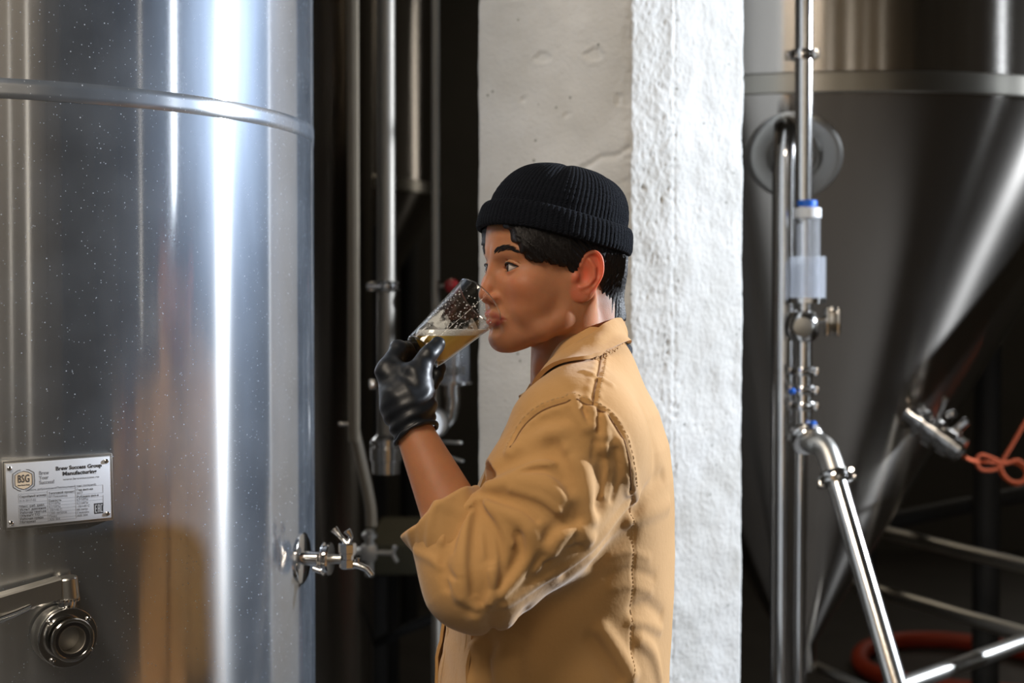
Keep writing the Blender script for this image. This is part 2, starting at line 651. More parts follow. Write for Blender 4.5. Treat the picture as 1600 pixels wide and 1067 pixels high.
def tank_point(px, py, ax=TAX, rad=TR):
    """where the sight line through (px, py) meets the upright cylinder"""
    d = ray(px, py)
    a = d[0] ** 2 + d[1] ** 2
    b = -2 * (d[0] * ax.x + d[1] * ax.y)
    c = ax.x ** 2 + ax.y ** 2 - rad ** 2
    disc = max(b * b - 4 * a * c, 0.0)
    t = (-b - math.sqrt(disc)) / (2 * a)
    p = Vector((d[0] * t, d[1] * t, CAM_Z + d[2] * t))
    n = Vector((p.x - ax.x, p.y - ax.y, 0)).normalized()
    return p, n


def tank_legs(root, ax, rad, ztop, angs, mat):
    for a in angs:
        b = MB()
        x, y = ax.x + rad * math.cos(a), ax.y + rad * math.sin(a)
        b.cyl((x, y, 0.012), (x, y, ztop), 0.03, 16)
        b.cyl((x, y, 0), (x, y, 0.012), 0.06, 16)
        b.build('leg', mat, root)


tank = empty('fermentation_tank', (TAX.x, TAX.y, 0))
tag(tank, 'big brushed steel tank with a screwed-on name plate and a white glare streak', 'tank')
b = MB()
SEAM_Z = float(tank_point(200, 152)[0].z)
wav = MB()
n = 220
prof = [(0.42, TR - 0.20), (0.41, TR - 0.1), (0.45, TR - 0.01), (0.50, TR)]
zz = list(np.linspace(0.55, 3.3, 46))
prof += [(z, TR) for z in zz] + [(3.42, TR - 0.02), (3.5, TR - 0.2), (3.58, TR - 0.5), (3.6, 0.05)]
vs, fs = [], []
for (z, r) in prof:
    for k in range(n):
        a = 2 * PI * k / n
        # rolled sheet is never quite round: faint waves that bend reflections
        w = 0.0007 * mnoise.noise(Vector((math.cos(a) * 2.2, math.sin(a) * 2.2, z * 0.9))) if r > 0.6 else 0
        vs.append(((r + w) * math.cos(a), (r + w) * math.sin(a), z))
for i in range(len(prof) - 1):
    for k in range(n):
        k2 = (k + 1) % n
        fs.append((i * n + k, i * n + k2, (i + 1) * n + k2, (i + 1) * n + k))
fs.append(tuple(reversed(range(n))))
fs.append(tuple((len(prof) - 1) * n + k for k in range(n)))
me = bpy.data.meshes.new('shell')
me.from_pydata(vs, [], fs)
me.polygons.foreach_set('use_smooth', [True] * len(me.polygons))
me.materials.append(M['tank'])
shell = bpy.data.objects.new('shell', me)
COL.objects.link(shell)
shell.parent = tank
bw = 0.0138
band = bpy.data.objects.new('weld_band', None)
bb = MB().lathe([(SEAM_Z - bw, TR - 0.002), (SEAM_Z - bw + 0.001, TR + 0.0008), (SEAM_Z - bw * .3, TR + 0.0009), (SEAM_Z + bw * .3, TR + 0.0009), (SEAM_Z + bw - 0.001, TR + 0.0008), (SEAM_Z + bw, TR - 0.002)], (0, 0, 0), (0, 0, 1), 220, False)
bpy.data.objects.remove(band)
bme = bpy.data.meshes.new('weld_band')
bme.from_pydata(bb.v, [], bb.f)
bme.polygons.foreach_set('use_smooth', [True] * len(bme.polygons))
bme.materials.append(M['tank_band'])
band = bpy.data.objects.new('weld_band', bme)
COL.objects.link(band)
band.parent = tank
tank_legs(tank, TAX, TR - 0.08, 0.46, [R(40), R(130), R(220), R(310)], M['steel'])

# ---- name plate
pc, pn = tank_point(89, 766)
pn = (pn + Vector((0.08, 0, 0))).normalized()
m = frame(pc + pn * 0.012, pn)          # x: to the right seen from outside, y: up
m = m @ Matrix.Rotation(R(1.2), 4, 'Z')
sgn = 1 if (m.to_3x3() @ Vector((1, 0, 0))).x > 0 else -1
if sgn < 0:
    m = m @ Matrix.Rotation(PI, 4, 'Z')
PW, PH = 0.132, 0.0810
pl = MB()
pl.box((0, 0, 0), (PW, PH, 0.0016), m, 0.0005)
plate = pl.build('name_plate', M['plate'], tank)
plate['label'] = 'pale engraved maker plate screwed to a raised bracket'
br = MB()
br.box((0, 0, -0.0035), (PW + 0.006, PH + 0.006, 0.004), m, 0.0006)
br.box((PW / 2 + 0.0025, 0, -0.0085), (0.003, PH + 0.006, 0.014), m, 0.0005)
br.box((-PW / 2 - 0.0025, 0, -0.0085), (0.003, PH + 0.006, 0.014), m, 0.0005)
br.box((0, PH / 2 + 0.0025, -0.0085), (PW + 0.006, 0.003, 0.014), m, 0.0005)
br.box((0, -PH / 2 - 0.0025, -0.0085), (PW + 0.006, 0.003, 0.014), m, 0.0005)
br.build('plate_bracket', M['satin'], plate)


def pm(u, v, w=0.0009):
    """plate coordinates: u, v in 0..1 from the top left corner"""
    return m @ Vector(((u - 0.5) * PW, (0.5 - v) * PH, w))


for (u, v) in ((0.035, 0.075), (0.965, 0.075), (0.035, 0.93), (0.965, 0.93)):
    s = MB().lathe([(0, 0.0030), (0.0008, 0.0030), (0.0016, 0.0022), (0.0018, 0.0012), (0.0008, 0.0011)], pm(u, v), pn, 14)
    s.build('screw', M['polished'], plate)


def text(name, body, u, v, size, mat, parent, align='LEFT', sx=1.0, bold=0.0, w=0.0010):
    c = bpy.data.curves.new(name, 'FONT')
    c.body = body
    c.size = size
    c.align_x = align
    c.align_y = 'CENTER'
    c.fill_mode = 'FRONT'
    c.offset = bold
    c.extrude = 0.00003
    c.resolution_u = 2
    c.materials.append(mat)
    tmp = bpy.data.objects.new(name, c)
    COL.objects.link(tmp)
    dg = bpy.context.evaluated_depsgraph_get()
    me = bpy.data.meshes.new_from_object(tmp.evaluated_get(dg))
    bpy.data.objects.remove(tmp)
    mm = Matrix.Translation(pm(u, v, w)) @ m.to_3x3().to_4x4() @ Matrix.Diagonal((sx, 1, 1, 1))
    me.transform(mm)
    me.name = name
    o = bpy.data.objects.new(name, me)
    link(o, parent)
    return o


text('lettering', 'Brew Success Group', 0.695, 0.135, 0.0070, M['ink'], plate, 'CENTER', 1.00, 0.00022)
text('lettering', 'Manufacturing', 0.700, 0.225, 0.0070, M['ink'], plate, 'CENTER', 1.10, 0.00022)
text('lettering', 'www.brewsuccess.ru', 0.715, 0.315, 0.0040, M['faint_ink'], plate, 'CENTER', 1.35)
text('lettering', 'Brew', 0.310, 0.185, 0.0068, M['faint_ink'], plate, 'LEFT', 0.85, 0.0001)
text('lettering', 'Your', 0.310, 0.260, 0.0068, M['faint_ink'], plate, 'LEFT', 0.85, 0.0001)
text('lettering', 'Success!', 0.310, 0.335, 0.0068, M['faint_ink'], plate, 'LEFT', 0.85, 0.0001)
text('lettering', 'Емкость дображивания/Пивоваренный танк (лагерный)', 0.52, 0.437, 0.0036, M['faint_ink'], plate, 'CENTER', 0.92)
rows = [(0.120, 0.535, 'Серийный номер'), (0.120, 0.600, '014-2017-02'), (0.120, 0.690, 'Макс. раб. давл.'), (0.120, 0.740, 'Испыт. давление'), (0.120, 0.790, 'Рабочая темп-ра'), (0.120, 0.838, 'Объем/V Т/О'), (0.120, 0.888, 'Рабочая среда'), (0.120, 0.938, 'Материал'),
        (0.395, 0.520, 'Тепловой проект'), (0.395, 0.575, '07 Пивзавод'), (0.395, 0.640, 'Емкость'), (0.395, 0.690, '0,7 МПа'), (0.395, 0.740, '0,2 МПа'), (0.395, 0.790, '-10/+40 С'), (0.395, 0.838, '1300 литров'), (0.395, 0.888, 'Пиво'), (0.395, 0.938, 'AISI 304'),
        (0.665, 0.505, 'Год вып-ка'), (0.665, 0.555, '2017'), (0.665, 0.615, 'Рубашка охл-я'), (0.665, 0.665, '0,7 МПа'), (0.665, 0.720, '0,2 МПа'), (0.665, 0.770, '-10/+40 С'), (0.665, 0.820, '80 литр'), (0.665, 0.870, 'Гликоль'), (0.665, 0.918, 'AISI 304')]
for (u, v, s) in rows:
    dark = u < 0.2 or v in (0.520, 0.505, 0.615, 0.640)
    text('lettering', s, u, v, 0.0041, M['ink'] if dark and v != 0.600 else M['faint_ink'], plate, 'LEFT', 0.98)


def pline(mb, a, b2, wd=0.00028):
    p, q = pm(*a), pm(*b2)
    mb.tube([p, q], wd / 2, 4)


ln = MB()
for v in (0.49, 0.565, 0.63, 0.665, 0.715, 0.765, 0.815, 0.863, 0.913, 0.962):
    pline(ln, (0.112, v), (0.385, v))
for v in (0.47, 0.545, 0.612, 0.665, 0.715, 0.765, 0.815, 0.863, 0.913, 0.955):
    pline(ln, (0.385, v), (0.655, v))
for v in (0.455, 0.58, 0.64, 0.69):
    pline(ln, (0.655, v), (0.925, v))
for u, a, c in ((0.112, 0.49, 0.63), (0.112, 0.665, 0.962), (0.385, 0.47, 0.962), (0.655, 0.455, 0.955), (0.925, 0.455, 0.58), (0.925, 0.62, 0.80)):
    pline(ln, (u, a), (u, c))
ln.build('table_lines', M['faint_ink'], plate)
# conformity mark: dark frame with the letters E A C cut out in pale metal
sq = MB()
u0, u1, v0, v1 = 0.832, 0.922, 0.745, 0.915
sq.add([pm(u0, v0, .00092), pm(u1, v0, .00092), pm(u1, v1, .00092), pm(u0, v1, .00092)], [(3, 2, 1, 0)])
sq.build('conformity_mark', M['ink'], plate, False)
eb = MB()


def bar(mb, x0, x1, y0, y1, w=0.00105):
    U = lambda x: u0 + (u1 - u0) * x
    V = lambda y: v0 + (v1 - v0) * y
    mb.add([pm(U(x0), V(y0), w), pm(U(x1), V(y0), w), pm(U(x1), V(y1), w), pm(U(x0), V(y1), w)], [(3, 2, 1, 0)])


for (x0, x1, y0, y1) in ((.10, .17, .12, .88), (.10, .32, .12, .20), (.10, .28, .46, .54), (.10, .32, .80, .88),
                         (.40, .47, .12, .88), (.57, .64, .12, .88), (.40, .64, .12, .20), (.40, .64, .46, .54),
                         (.72, .79, .12, .88), (.72, .92, .12, .20), (.72, .92, .80, .88)):
    bar(eb, x0, x1, y0, y1)
eb.build('conformity_letters', M['plate'], plate, False)
# hexagonal badge
hexo = [(0, -1.16), (0.5, -1.02), (0.92, -0.72), (0.95, 0), (0.92, 0.62), (0.5, 0.98), (0, 1.16), (-0.5, 0.98), (-0.92, 0.62), (-0.95, 0), (-0.92, -0.72), (-0.5, -1.02)]
cu, cv, su, sv = 0.165, 0.275, 0.108, 0.155
hx = lambda k, s: (cu + hexo[k][0] * su * s, cv + hexo[k][1] * sv * s)
fill = MB()
fill.add([pm(*hx(k, 0.78), w=.00092) for k in range(12)], [tuple(reversed(range(12)))])
fill.build('badge_field', M['badge'], plate, False)
edge = MB()
for s, skip in ((1.0, True), (0.80, False)):
    for k in range(12):
        if skip and k in (0, 6, 11, 5):
            a, c = hx(k, s), hx((k + 1) % 12, s)
            mid = ((a[0] + c[0]) / 2, (a[1] + c[1]) / 2)
            if k in (0, 6): a = mid
            else: c = mid
            pline(edge, a, c, 0.0008)
            continue
        pline(edge, hx(k, s), hx((k + 1) % 12, s), 0.0008)
edge.build('badge_outline', M['ink'], plate)
text('lettering', 'BSG', cu, cv - 0.02, 0.0140, M['ink'], plate, 'CENTER', 0.62, 0.0001, 0.0012)
text('lettering', 'Brew Success Group', cu, cv + 0.075, 0.0020, M['ink'], plate, 'CENTER', 0.85, 0.0001, 0.0012)

# ---- butterfly valve low on the tank
vp, vn = tank_point(90, 988)
ax = (vn + Vector((0.22, 0, 0.0))).normalized()
vd = MB()
vd.lathe([(-0.01, 0.030), (0.006, 0.030), (0.006, 0.0375), (0.016, 0.0385), (0.030, 0.0385), (0.0315, 0.0375)], vp, ax, 48)
valve = vd.build('butterfly_valve', M['satin'], tank)
valve['label'] = 'grey steel butterfly valve with a flat lever and an open round outlet'
w = MB()
w.lathe([(0.0316, 0.0375), (0.0335, 0.0385), (0.0385, 0.0385), (0.040, 0.0375), (0.040, 0.0270)], vp, ax, 48, False)
w.build('flange', M['polished'], valve)
w = MB()
w.lathe([(0.040, 0.0235), (0.049, 0.0235), (0.0495, 0.0268), (0.0515, 0.0280), (0.0545, 0.0280), (0.056, 0.0268), (0.0562, 0.0240), (0.0545, 0.0232), (0.0545, 0.0222)], vp, ax, 48, False)
w.build('outlet_ring', M['polished'], valve)
w = MB()
w.lathe([(0.0545, 0.0225), (0.054, 0.0185), (0.0515, 0.0180), (0.020, 0.0178)], vp, ax, 40, False)
w.build('gasket', M['rubber'], valve)
w = MB()
w.lathe([(0.0528, 0.0182), (0.0530, 0.0174), (0.0520, 0.0166), (0.006, 0.0166)], vp, ax, 40, False)
w.lathe([(0.006, 0.0165), (0.012, 0.0150), (0.014, 0.006), (0.0145, 0.0)], vp, ax, 32, False)
w.build('valve_disc', M['dull'], valve)
fm = frame(vp, ax)
if (fm.to_3x3() @ Vector((1, 0, 0))).x < 0: fm = fm @ Matrix.Rotation(PI, 4, 'Z')
for a in (32, 128, 222, 318):
    c = fm @ Vector((0.0335 * math.cos(R(a + 8)), 0.0335 * math.sin(R(a + 8)), 0.0398))
    MB().lathe([(0, 0.0036), (0.002, 0.0036), (0.003, 0.0026), (0.003, 0.0016), (0.0015, 0.0015)], c, ax, 12).build('bolt', M['polished'], valve)
# neck with clamp teeth, lever with its round boss
neck = MB()
neck.cyl(fm @ Vector((0.004, 0.036, 0.022)), fm @ Vector((0.006, 0.052, 0.024)), 0.011, 20)
for k in range(9):
    a = R(-80 + k * 20)
    c = fm @ Vector((0.005 + 0.014 * math.sin(a), 0.0465, 0.022 + 0.014 * math.cos(a)))
    neck.box((0, 0, 0), (0.0030, 0.004, 0.003), frame(c, ax, fm.to_3x3() @ Vector((0, 1, 0))), 0.0004)
neck.build('neck', M['polished'], valve)
lev = MB()
lm = fm @ Matrix.Translation((0.006, 0.054, 0.022)) @ Matrix.Rotation(R(187.5), 4, 'Z')
lev.lathe([(0.0, 0.0125), (0.002, 0.0138), (0.027, 0.0138), (0.029, 0.0125)], fm @ Vector((0.007, 0.0465, 0.022)), fm.to_3x3() @ Vector((-0.10, 1, 0)), 28)
# channel section bar running out along the tank, curving with it
side = fm.to_3x3() @ Vector((-1, -0.10, 0))
for (o0, o1, h0, h1, dz) in ((0.0, 0.20, 0.026, 0.021, 0.0),):
    vsx = []
    for t in np.linspace(0, 1, 9):
        x = -0.006 - t * 0.20
        hh = 0.0265 - 0.005 * t
        yb = 0.0500 - 0.030 * t * 1.15
        zb = 0.022 - 0.02 * t
        for (yy, zq) in ((yb, zb + 0.011), (yb + hh - 0.002, zb + 0.011), (yb + hh, zb + 0.009), (yb + hh, zb - 0.011), (yb + hh - 0.003, zb - 0.011), (yb + hh - 0.003, zb + 0.006), (yb, zb + 0.006)):
            vsx.append(fm @ Vector((x, yy, zq)))
    fx = []
    for i in range(8):
        for k in range(7):
            k2 = (k + 1) % 7
            fx.append((i * 7 + k, i * 7 + k2, (i + 1) * 7 + k2, (i + 1) * 7 + k))
    fx.append(tuple(range(7)))
    fx.append(tuple(reversed(range(56, 63))))
    lev.add(vsx, fx)
lev.build('lever', M['satin'], valve, True, 30)
trig = MB()
trig.tube([fm @ Vector(q) for q in ((-0.012, 0.047, 0.016), (-0.040, 0.040, 0.015), (-0.080, 0.026, 0.010), (-0.2, -0.004, 0.0))], 0.0032, 8)
trig.tube([fm @ Vector(q) for q in ((-0.045, 0.046, 0.030), (-0.062, 0.0405, 0.030), (-0.09, 0.034, 0.030), (-0.2, 0.006, 0.022))], 0.0020, 8)
trig.build('lever_trigger', M['polished'], valve)

# ---- sample valve at the tank's edge
def sample_valve(parent, sp, sn, label, s=1.0, name='sample_valve'):
    up = Vector((0, 0, 1))
    sd = up.cross(sn).normalized()      # to the side
    P = lambda a, c, z: sp + sn * (a * s) + sd * (c * s) + up * (z * s)
    base = MB()
    base.lathe([(-0.01 * s, 0.040 * s), (0.002 * s, 0.040 * s), (0.004 * s, 0.037 * s), (0.005 * s, 0.012 * s), (0.030 * s, 0.0105 * s), (0.032 * s, 0.0105 * s)], sp, sn, 40)
    v = base.build(name, M['polished'], parent)
    v['label'] = label
    c1 = MB()
    c1.lathe([(0.034 * s, 0.012 * s), (0.034 * s, 0.0250 * s), (0.0365 * s, 0.0262 * s), (0.0385 * s, 0.0225 * s), (0.042 * s, 0.0225 * s), (0.044 * s, 0.0262 * s), (0.0465 * s, 0.0250 * s), (0.0465 * s, 0.010 * s)], sp, sn, 36)
    c1.build('clamp_ring', M['polished'], v)
    wn = MB()
    wn.cyl(P(0.030, -0.016, 0.010), P(0.034, -0.030, -0.012), 0.0026 * s, 10)
    wn.cyl(P(0.026, -0.029, -0.010), P(0.040, -0.031, -0.014), 0.0045 * s, 12, bev=0.001 * s)
    wn.build('clamp_bolt', M['polished'], v)
    st = MB()
    st.lathe([(0.046 * s, 0.0075 * s), (0.062 * s, 0.0075 * s), (0.062 * s, 0.0085 * s), (0.064 * s, 0.0085 * s)], sp, sn, 20)
    st.build('stem', M['satin'], v)
    bd = MB()
    bd.lathe([(-0.018 * s, 0.011 * s), (-0.016 * s, 0.0125 * s), (-0.004 * s, 0.0125 * s), (-0.003 * s, 0.0095 * s), (0.003 * s, 0.0095 * s), (0.0035 * s, 0.0125 * s), (0.006 * s, 0.0125 * s), (0.007 * s, 0.0140 * s), (0.020 * s, 0.0140 * s), (0.0215 * s, 0.0125 * s)], P(0.073, 0, 0.004), up, 8)
    bd.build('valve_body', M['polished'], v, True, 30)
    hd = MB()
    for sg in (-1, 1):
        hd.tube([P(0.073, sg * 0.002, 0.024), P(0.070 + sg * 0.010, -sg * 0.004, 0.036), P(0.062 + sg * 0.012, -sg * 0.006, 0.046)], [0.0042 * s, 0.0036 * s, 0.0062 * s], 12)
    hd.build('wing_handle', M['polished'], v)
    spo = MB()
    spo.tube([P(0.080, 0, -0.008), P(0.092, 0, -0.009), P(0.104, 0, -0.014), P(0.112, 0, -0.024)], [0.0055 * s, 0.0060 * s, 0.0052 * s, 0.0048 * s], 14)
    spo.cyl(P(0.090, 0, -0.006), P(0.090, 0, 0.003), 0.0030 * s, 10, bev=0.0008 * s)
    spo.build('spout', M['polished'], v)
    return v


sp, sn = tank_point(472, 872)
sample_valve(tank, sp, sn, 'polished sampling tap with a curved spout', 1.0)

# ------------------------------------------------------------------ second tank, dim, behind the first
T2 = Vector((-1.08, 3.85))
t2 = empty('fermentation_tank', (T2.x, T2.y, 0))
tag(t2, 'dim brown-grey steel tank mostly hidden behind the bright tank, with a pale gauge bar', 'tank')
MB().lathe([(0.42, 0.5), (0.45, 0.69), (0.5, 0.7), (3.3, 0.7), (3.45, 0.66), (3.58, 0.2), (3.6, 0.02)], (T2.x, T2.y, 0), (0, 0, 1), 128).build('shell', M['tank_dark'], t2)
tank_legs(t2, T2, 0.6, 0.46, [R(40), R(130), R(220), R(310)], M['steel'])
# flat level gauge bar down its side, with the hose that feeds it
GY = 3.22
ga, gb = at(552, -60, GY), at(552, 690, GY)
gbar = MB()
gbar.box(((ga[0] + gb[0]) / 2, GY, (ga[2] + gb[2]) / 2), (0.0245, 0.016, ga[2] - gb[2]), None, 0.002)
gbo = gbar.build('gauge_bar', M['tan_bar'], t2)
gbo['label'] = 'pale tan flat bar standing upright on the tank'
for yy in (662,):
    p = Vector(at(552, yy, GY)); q, qn = tank_point(530, yy, T2, 0.7)
    MB().cyl(p + Vector((0, 0.004, 0)), p + Vector((-0.034, 0.0, 0.001)), 0.006, 12, bev=0.001).build('bracket_pin', M['polished'], gbo)
hz = MB()
hz.tube(spline([at(553, 670, GY + .02), at(560, 700, GY + .02), at(570, 745, GY + .02), at(579, 790, GY + .02), at(581, 822, GY + .02)], 6), 0.0135, 14)
hz.build('gauge_hose', M['tan_bar'], gbo)
# tap on that tank with a square knob
tp = MB()
q = lambda px, py, d=0.0: Vector(at(px, py, 3.24 + d))
tp.box(q(577, 863), (0.034, 0.03, 0.036), None, 0.003)
tap = tp.build('gauge_tap', M['satin'], t2)
tap['label'] = 'small steel tap with a cross handle under the hose'
x = MB(); x.cyl(q(578, 828), q(578, 852), 0.011, 14); x.lathe([(0, 0.012), (0.004, 0.017), (0.012, 0.017), (0.016, 0.012)], q(578, 842), (0, 0, 1), 20); x.build('hose_union', M['satin'], tap)
x = MB(); x.cyl(q(588, 863), q(612, 864), 0.006, 12); x.tube([q(619, 853), q(615, 860), q(614, 864), q(616, 870), q(621, 878)], 0.0045, 10); x.build('cross_handle', M['satin'], tap)
x = MB(); x.cyl(q(578, 876), q(578, 900), 0.0095, 14); x.build('drain_spout', M['satin'], tap)
x = MB(); x.cyl(q(566, 861), q(540, 858, 0.1), 0.008, 12); x.cyl(q(553, 851), q(553, 868), 0.006, 10); x.build('tank_spigot', M['satin'], tap)

# ------------------------------------------------------------------ cone-bottomed tanks
def cone_tank(ax, label, rim_z=2.08, rad=0.90, legs=(), mat=None):
    root = empty('conical_tank', (ax.x, ax.y, 0))
    tag(root, label, 'tank')
    mat = mat or M['tank_dark']
    c = (ax.x, ax.y, 0)
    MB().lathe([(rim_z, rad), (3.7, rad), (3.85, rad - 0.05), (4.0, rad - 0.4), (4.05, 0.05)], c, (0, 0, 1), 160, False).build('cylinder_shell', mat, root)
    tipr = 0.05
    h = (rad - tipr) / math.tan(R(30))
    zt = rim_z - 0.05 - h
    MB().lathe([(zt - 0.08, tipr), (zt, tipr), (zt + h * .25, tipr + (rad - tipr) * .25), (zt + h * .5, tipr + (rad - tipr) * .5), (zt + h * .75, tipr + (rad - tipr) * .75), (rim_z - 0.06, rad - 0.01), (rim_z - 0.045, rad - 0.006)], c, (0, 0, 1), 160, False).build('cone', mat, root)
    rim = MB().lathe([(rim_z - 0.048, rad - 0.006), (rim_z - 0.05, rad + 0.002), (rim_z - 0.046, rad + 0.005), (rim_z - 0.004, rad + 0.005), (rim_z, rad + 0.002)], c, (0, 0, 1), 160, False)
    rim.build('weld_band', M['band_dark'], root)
    for (x, y) in legs:
        b = MB()
        b.cyl((x, y, 0.012), (x, y, rim_z - 0.2), 0.045, 20)
        b.cyl((x, y, 0), (x, y, 0.012), 0.09, 20)
        b.build('leg', M['dark_paint'], root)  # stainless legs, their lack of light put into the dark colour
    return root


CT = Vector((0.844, 4.165))
legs3 = [(1.60, 4.78), (0.09, 4.72), (0.20, 3.62), (1.58, 3.60)]
ct = cone_tank(CT, 'conical steel tank with a round port and a slanting glare on its cone', 2.09, 0.90, legs3)
ct2 = cone_tank(Vector((-1.22, 6.35)), 'far conical tank seen between the pipes, with a white highlight', 2.08, 0.90, [(-0.5, 6.9), (-1.9, 6.9), (-1.9, 5.75), (-0.55, 5.75)])

# round port on the cone, a stub pipe leaves it and turns down
def cone_pt(px, py, rad0=0.894, rim=2.04, k=math.tan(R(30))):
    d = ray(px, py)
    best = None
    for t in np.linspace(2.6, 5.0, 4801):
        p = np.array([d[0] * t, d[1] * t, CAM_Z + d[2] * t])
        rr = math.hypot(p[0] - CT.x, p[1] - CT.y)
        if rr <= rad0 - (rim - p[2]) * k:
            best = p
            break
    nx, ny = best[0] - CT.x, best[1] - CT.y
    L = math.hypot(nx, ny)
    n = Vector((nx / L * math.cos(R(30)), ny / L * math.cos(R(30)), -math.sin(R(30))))
    return Vector(best), n


pp, pnn = cone_pt(1241, 243)
ring = MB().lathe([(-0.02, 0.112), (0.004, 0.112), (0.009, 0.106), (0.010, 0.096), (0.006, 0.066), (0.012, 0.060), (0.014, 0.052), (0.010, 0.046), (-0.02, 0.046)], pp, pnn, 64, False)
port = ring.build('port', M['satin'], ct)
port['label'] = 'round flanged port welded into the cone'
for k, (a, dist) in enumerate(((0, 0),)):
    pass
# drain valve cluster sticking out of the cone's flank
vq = lambda px, py, d: Vector(at(px, py, d))
VA, VB = vq(1412, 640, 3.79), vq(1502, 705, 3.71)
va = (VB - VA)
L = va.length
va.normalize()
vb = MB().lathe([(-0.05, 0.026), (0.0, 0.026), (0.0, 0.036), (0.018, 0.036), (0.019, 0.026), (L * .25, 0.026)], VA, va, 24)
drain = vb.build('drain_valve', M['polished'], ct)
drain['label'] = 'bright steel valve with an upright lever on the flank of the cone'
vb = MB().lathe([(L * .25, 0.03), (L * .27, 0.042), (L * .36, 0.042), (L * .38, 0.028), (L * .46, 0.028), (L * .47, 0.044), (L * .60, 0.044), (L * .61, 0.030), (L * .70, 0.03), (L * .71, 0.040), (L * .86, 0.040), (L * .87, 0.032), (L, 0.032)], VA, va, 24)
vb.build('valve_body', M['polished'], drain, True, 30)
lv = MB(); lv.tube([VA + va * (L * .55), vq(1463, 660, 3.70), vq(1477, 626, 3.68)], [0.010, 0.0065, 0.0075], 12); lv.lathe([(-.008, .004), (0, .010), (.008, .004)], vq(1477.5, 624, 3.68), (0, 0, 1), 12)
lv.build('lever', M['polished'], drain)
for i, (px, py, ex, ey) in enumerate(((1443, 648, 1450, 650), (1482, 650, 1487, 648), (1494, 672, 1503, 664), (1466, 690, 1470, 697), (1492, 712, 1499, 706))):
    x = MB(); x.cyl(vq(px, py, 3.73), vq(ex + (ex - px), ey + (ey - py), 3.71), 0.011, 10, bev=.002); x.build('wing_nut', M['polished'], drain)

# brace tubes of the stand
for (a, bb2, rr) in (((1371, 829, 4.72), (1860, 948, 3.62), 0.022), ((1292, 900, 4.72), (1860, 1068, 3.55), 0.022), ((1385, 1080, 3.55), (1800, 930, 4.18), 0.022), ((1262, 1036, 4.3), (1370, 1086, 3.9), 0.018)):
    x = MB(); x.cyl(at(*a), at(*bb2), rr, 20); x.build('brace', M['satin'], ct)
for (a, bb2, rr) in (((1432, 655, 4.72), (1330, 815, 4.55), 0.028), ((1372, 818, 4.8), (1600, 772, 5.1), 0.03), ((1352, 742, 4.9), (1352, 925, 4.9), 0.036)):
    x = MB(); x.cyl(at(*a), at(*bb2), rr, 20); x.build('brace', M['dark_paint'], ct)
# ------------------------------------------------------------------ pipework


def clamp(parent, p, d, r, side, s=1.0):
    d = Vector(d).normalized()
    c = MB().lathe([(-0.011 * s, r * 1.02), (-0.010 * s, r * 1.42), (-0.006 * s, r * 1.50), (-0.002 * s, r * 1.38), (0.002 * s, r * 1.38), (0.006 * s, r * 1.50), (0.010 * s, r * 1.42), (0.011 * s, r * 1.02)], p, d, 28)
    o = c.build('clamp', M['polished'], parent, True, 30)
    sd = Vector(side).normalized()
    b = MB()
    q = Vector(p) + sd * r * 1.55
    up = d.cross(sd).normalized()
    b.cyl(q - up * 0.012 * s, q + up * 0.016 * s, 0.0042 * s, 10)
    b.box((0, 0, 0), (0.012 * s, 0.02 * s, 0.010 * s), frame(q - up * 0.012 * s, up), 0.002 * s)
    b.build('wing_bolt', M['polished'], o)
    return o


# right: sight glass line in front of the conical tank
RY = 3.05
A = lambda px, py, d=0.0: Vector(at(px, py, RY + d))
line = empty('sight_glass_line', (A(1256, 1067).x, RY, 0))
tag(line, 'steel line with sight glass, ball valve and a slanting lower pipe', 'pipe')
up3 = (0, 0, 1)
MB().cyl(A(1255, 345), (A(1255, -60).x, RY, 3.9), 0.0190, 24).build('pipe', M['polished'], line)
clamp(line, A(1255, 86), up3, 0.019, (1, -0.3, 0))
clamp(line, A(1255, 86) + Vector((0, 0, 0)), up3, 0.0185, (-1, -0.2, 0))
MB().lathe([(-0.007, 0.0165), (-0.006, 0.0212), (0.006, 0.0212), (0.007, 0.0165)], A(1261, 318, -0.01), up3, 20).build('cap_ring', M['blue'], line)
MB().lathe([(-0.011, 0.026), (-0.010, 0.0285), (0.010, 0.0285), (0.011, 0.026)], A(1262, 333, -0.01), up3, 24).build('cap', M['white_plastic'], line)
MB().lathe([(0, 0.0255), (0.178, 0.0255)], A(1262, 472, -0.01), up3, 28, False).build('sight_tube', M['clear'], line)
MB().cyl(A(1257, 520), A(1257, 345), 0.0165, 20).build('pipe', M['polished'], line)
MB().lathe([(0, 0.0385), (0.001, 0.0395), (0.094, 0.0395), (0.0945, 0.0385), (0.094, 0.0365), (0.002, 0.0365)], A(1261, 470, -0.01), up3, 36, False).build('sight_sleeve', M['clear'], line)
MB().lathe([(-0.006, 0.032), (-0.005, 0.0405), (0.006, 0.0405), (0.007, 0.038)], A(1261, 470, -0.01), up3, 36).build('sleeve_ring', M['polished'], line)
vb = MB().lathe([(-0.034, 0.014), (-0.030, 0.026), (-0.018, 0.0340), (0.0, 0.0365), (0.018, 0.0340), (0.030, 0.026), (0.034, 0.014)], A(1254, 510, -0.01), up3, 32)
bv = vb.build('ball_valve', M['polished'], line)
MB().lathe([(0.0, 0.0150), (0.010, 0.0155), (0.011, 0.0205), (0.020, 0.0205), (0.021, 0.013)], A(1252, 511, -0.050), (0.0, -1, 0), 26).build('valve_eye', M['satin'], bv)
x = MB(); x.cyl(A(1265, 500, -0.02), A(1292, 499, -0.02), 0.008, 14); x.build('valve_stem', M['polished'], bv)
x = MB(); x.box(A(1300, 503, -0.02), (0.030, 0.022, 0.052), None, 0.004); x.cyl(A(1300, 485, -0.02), A(1300, 479, -0.02), 0.007, 10)
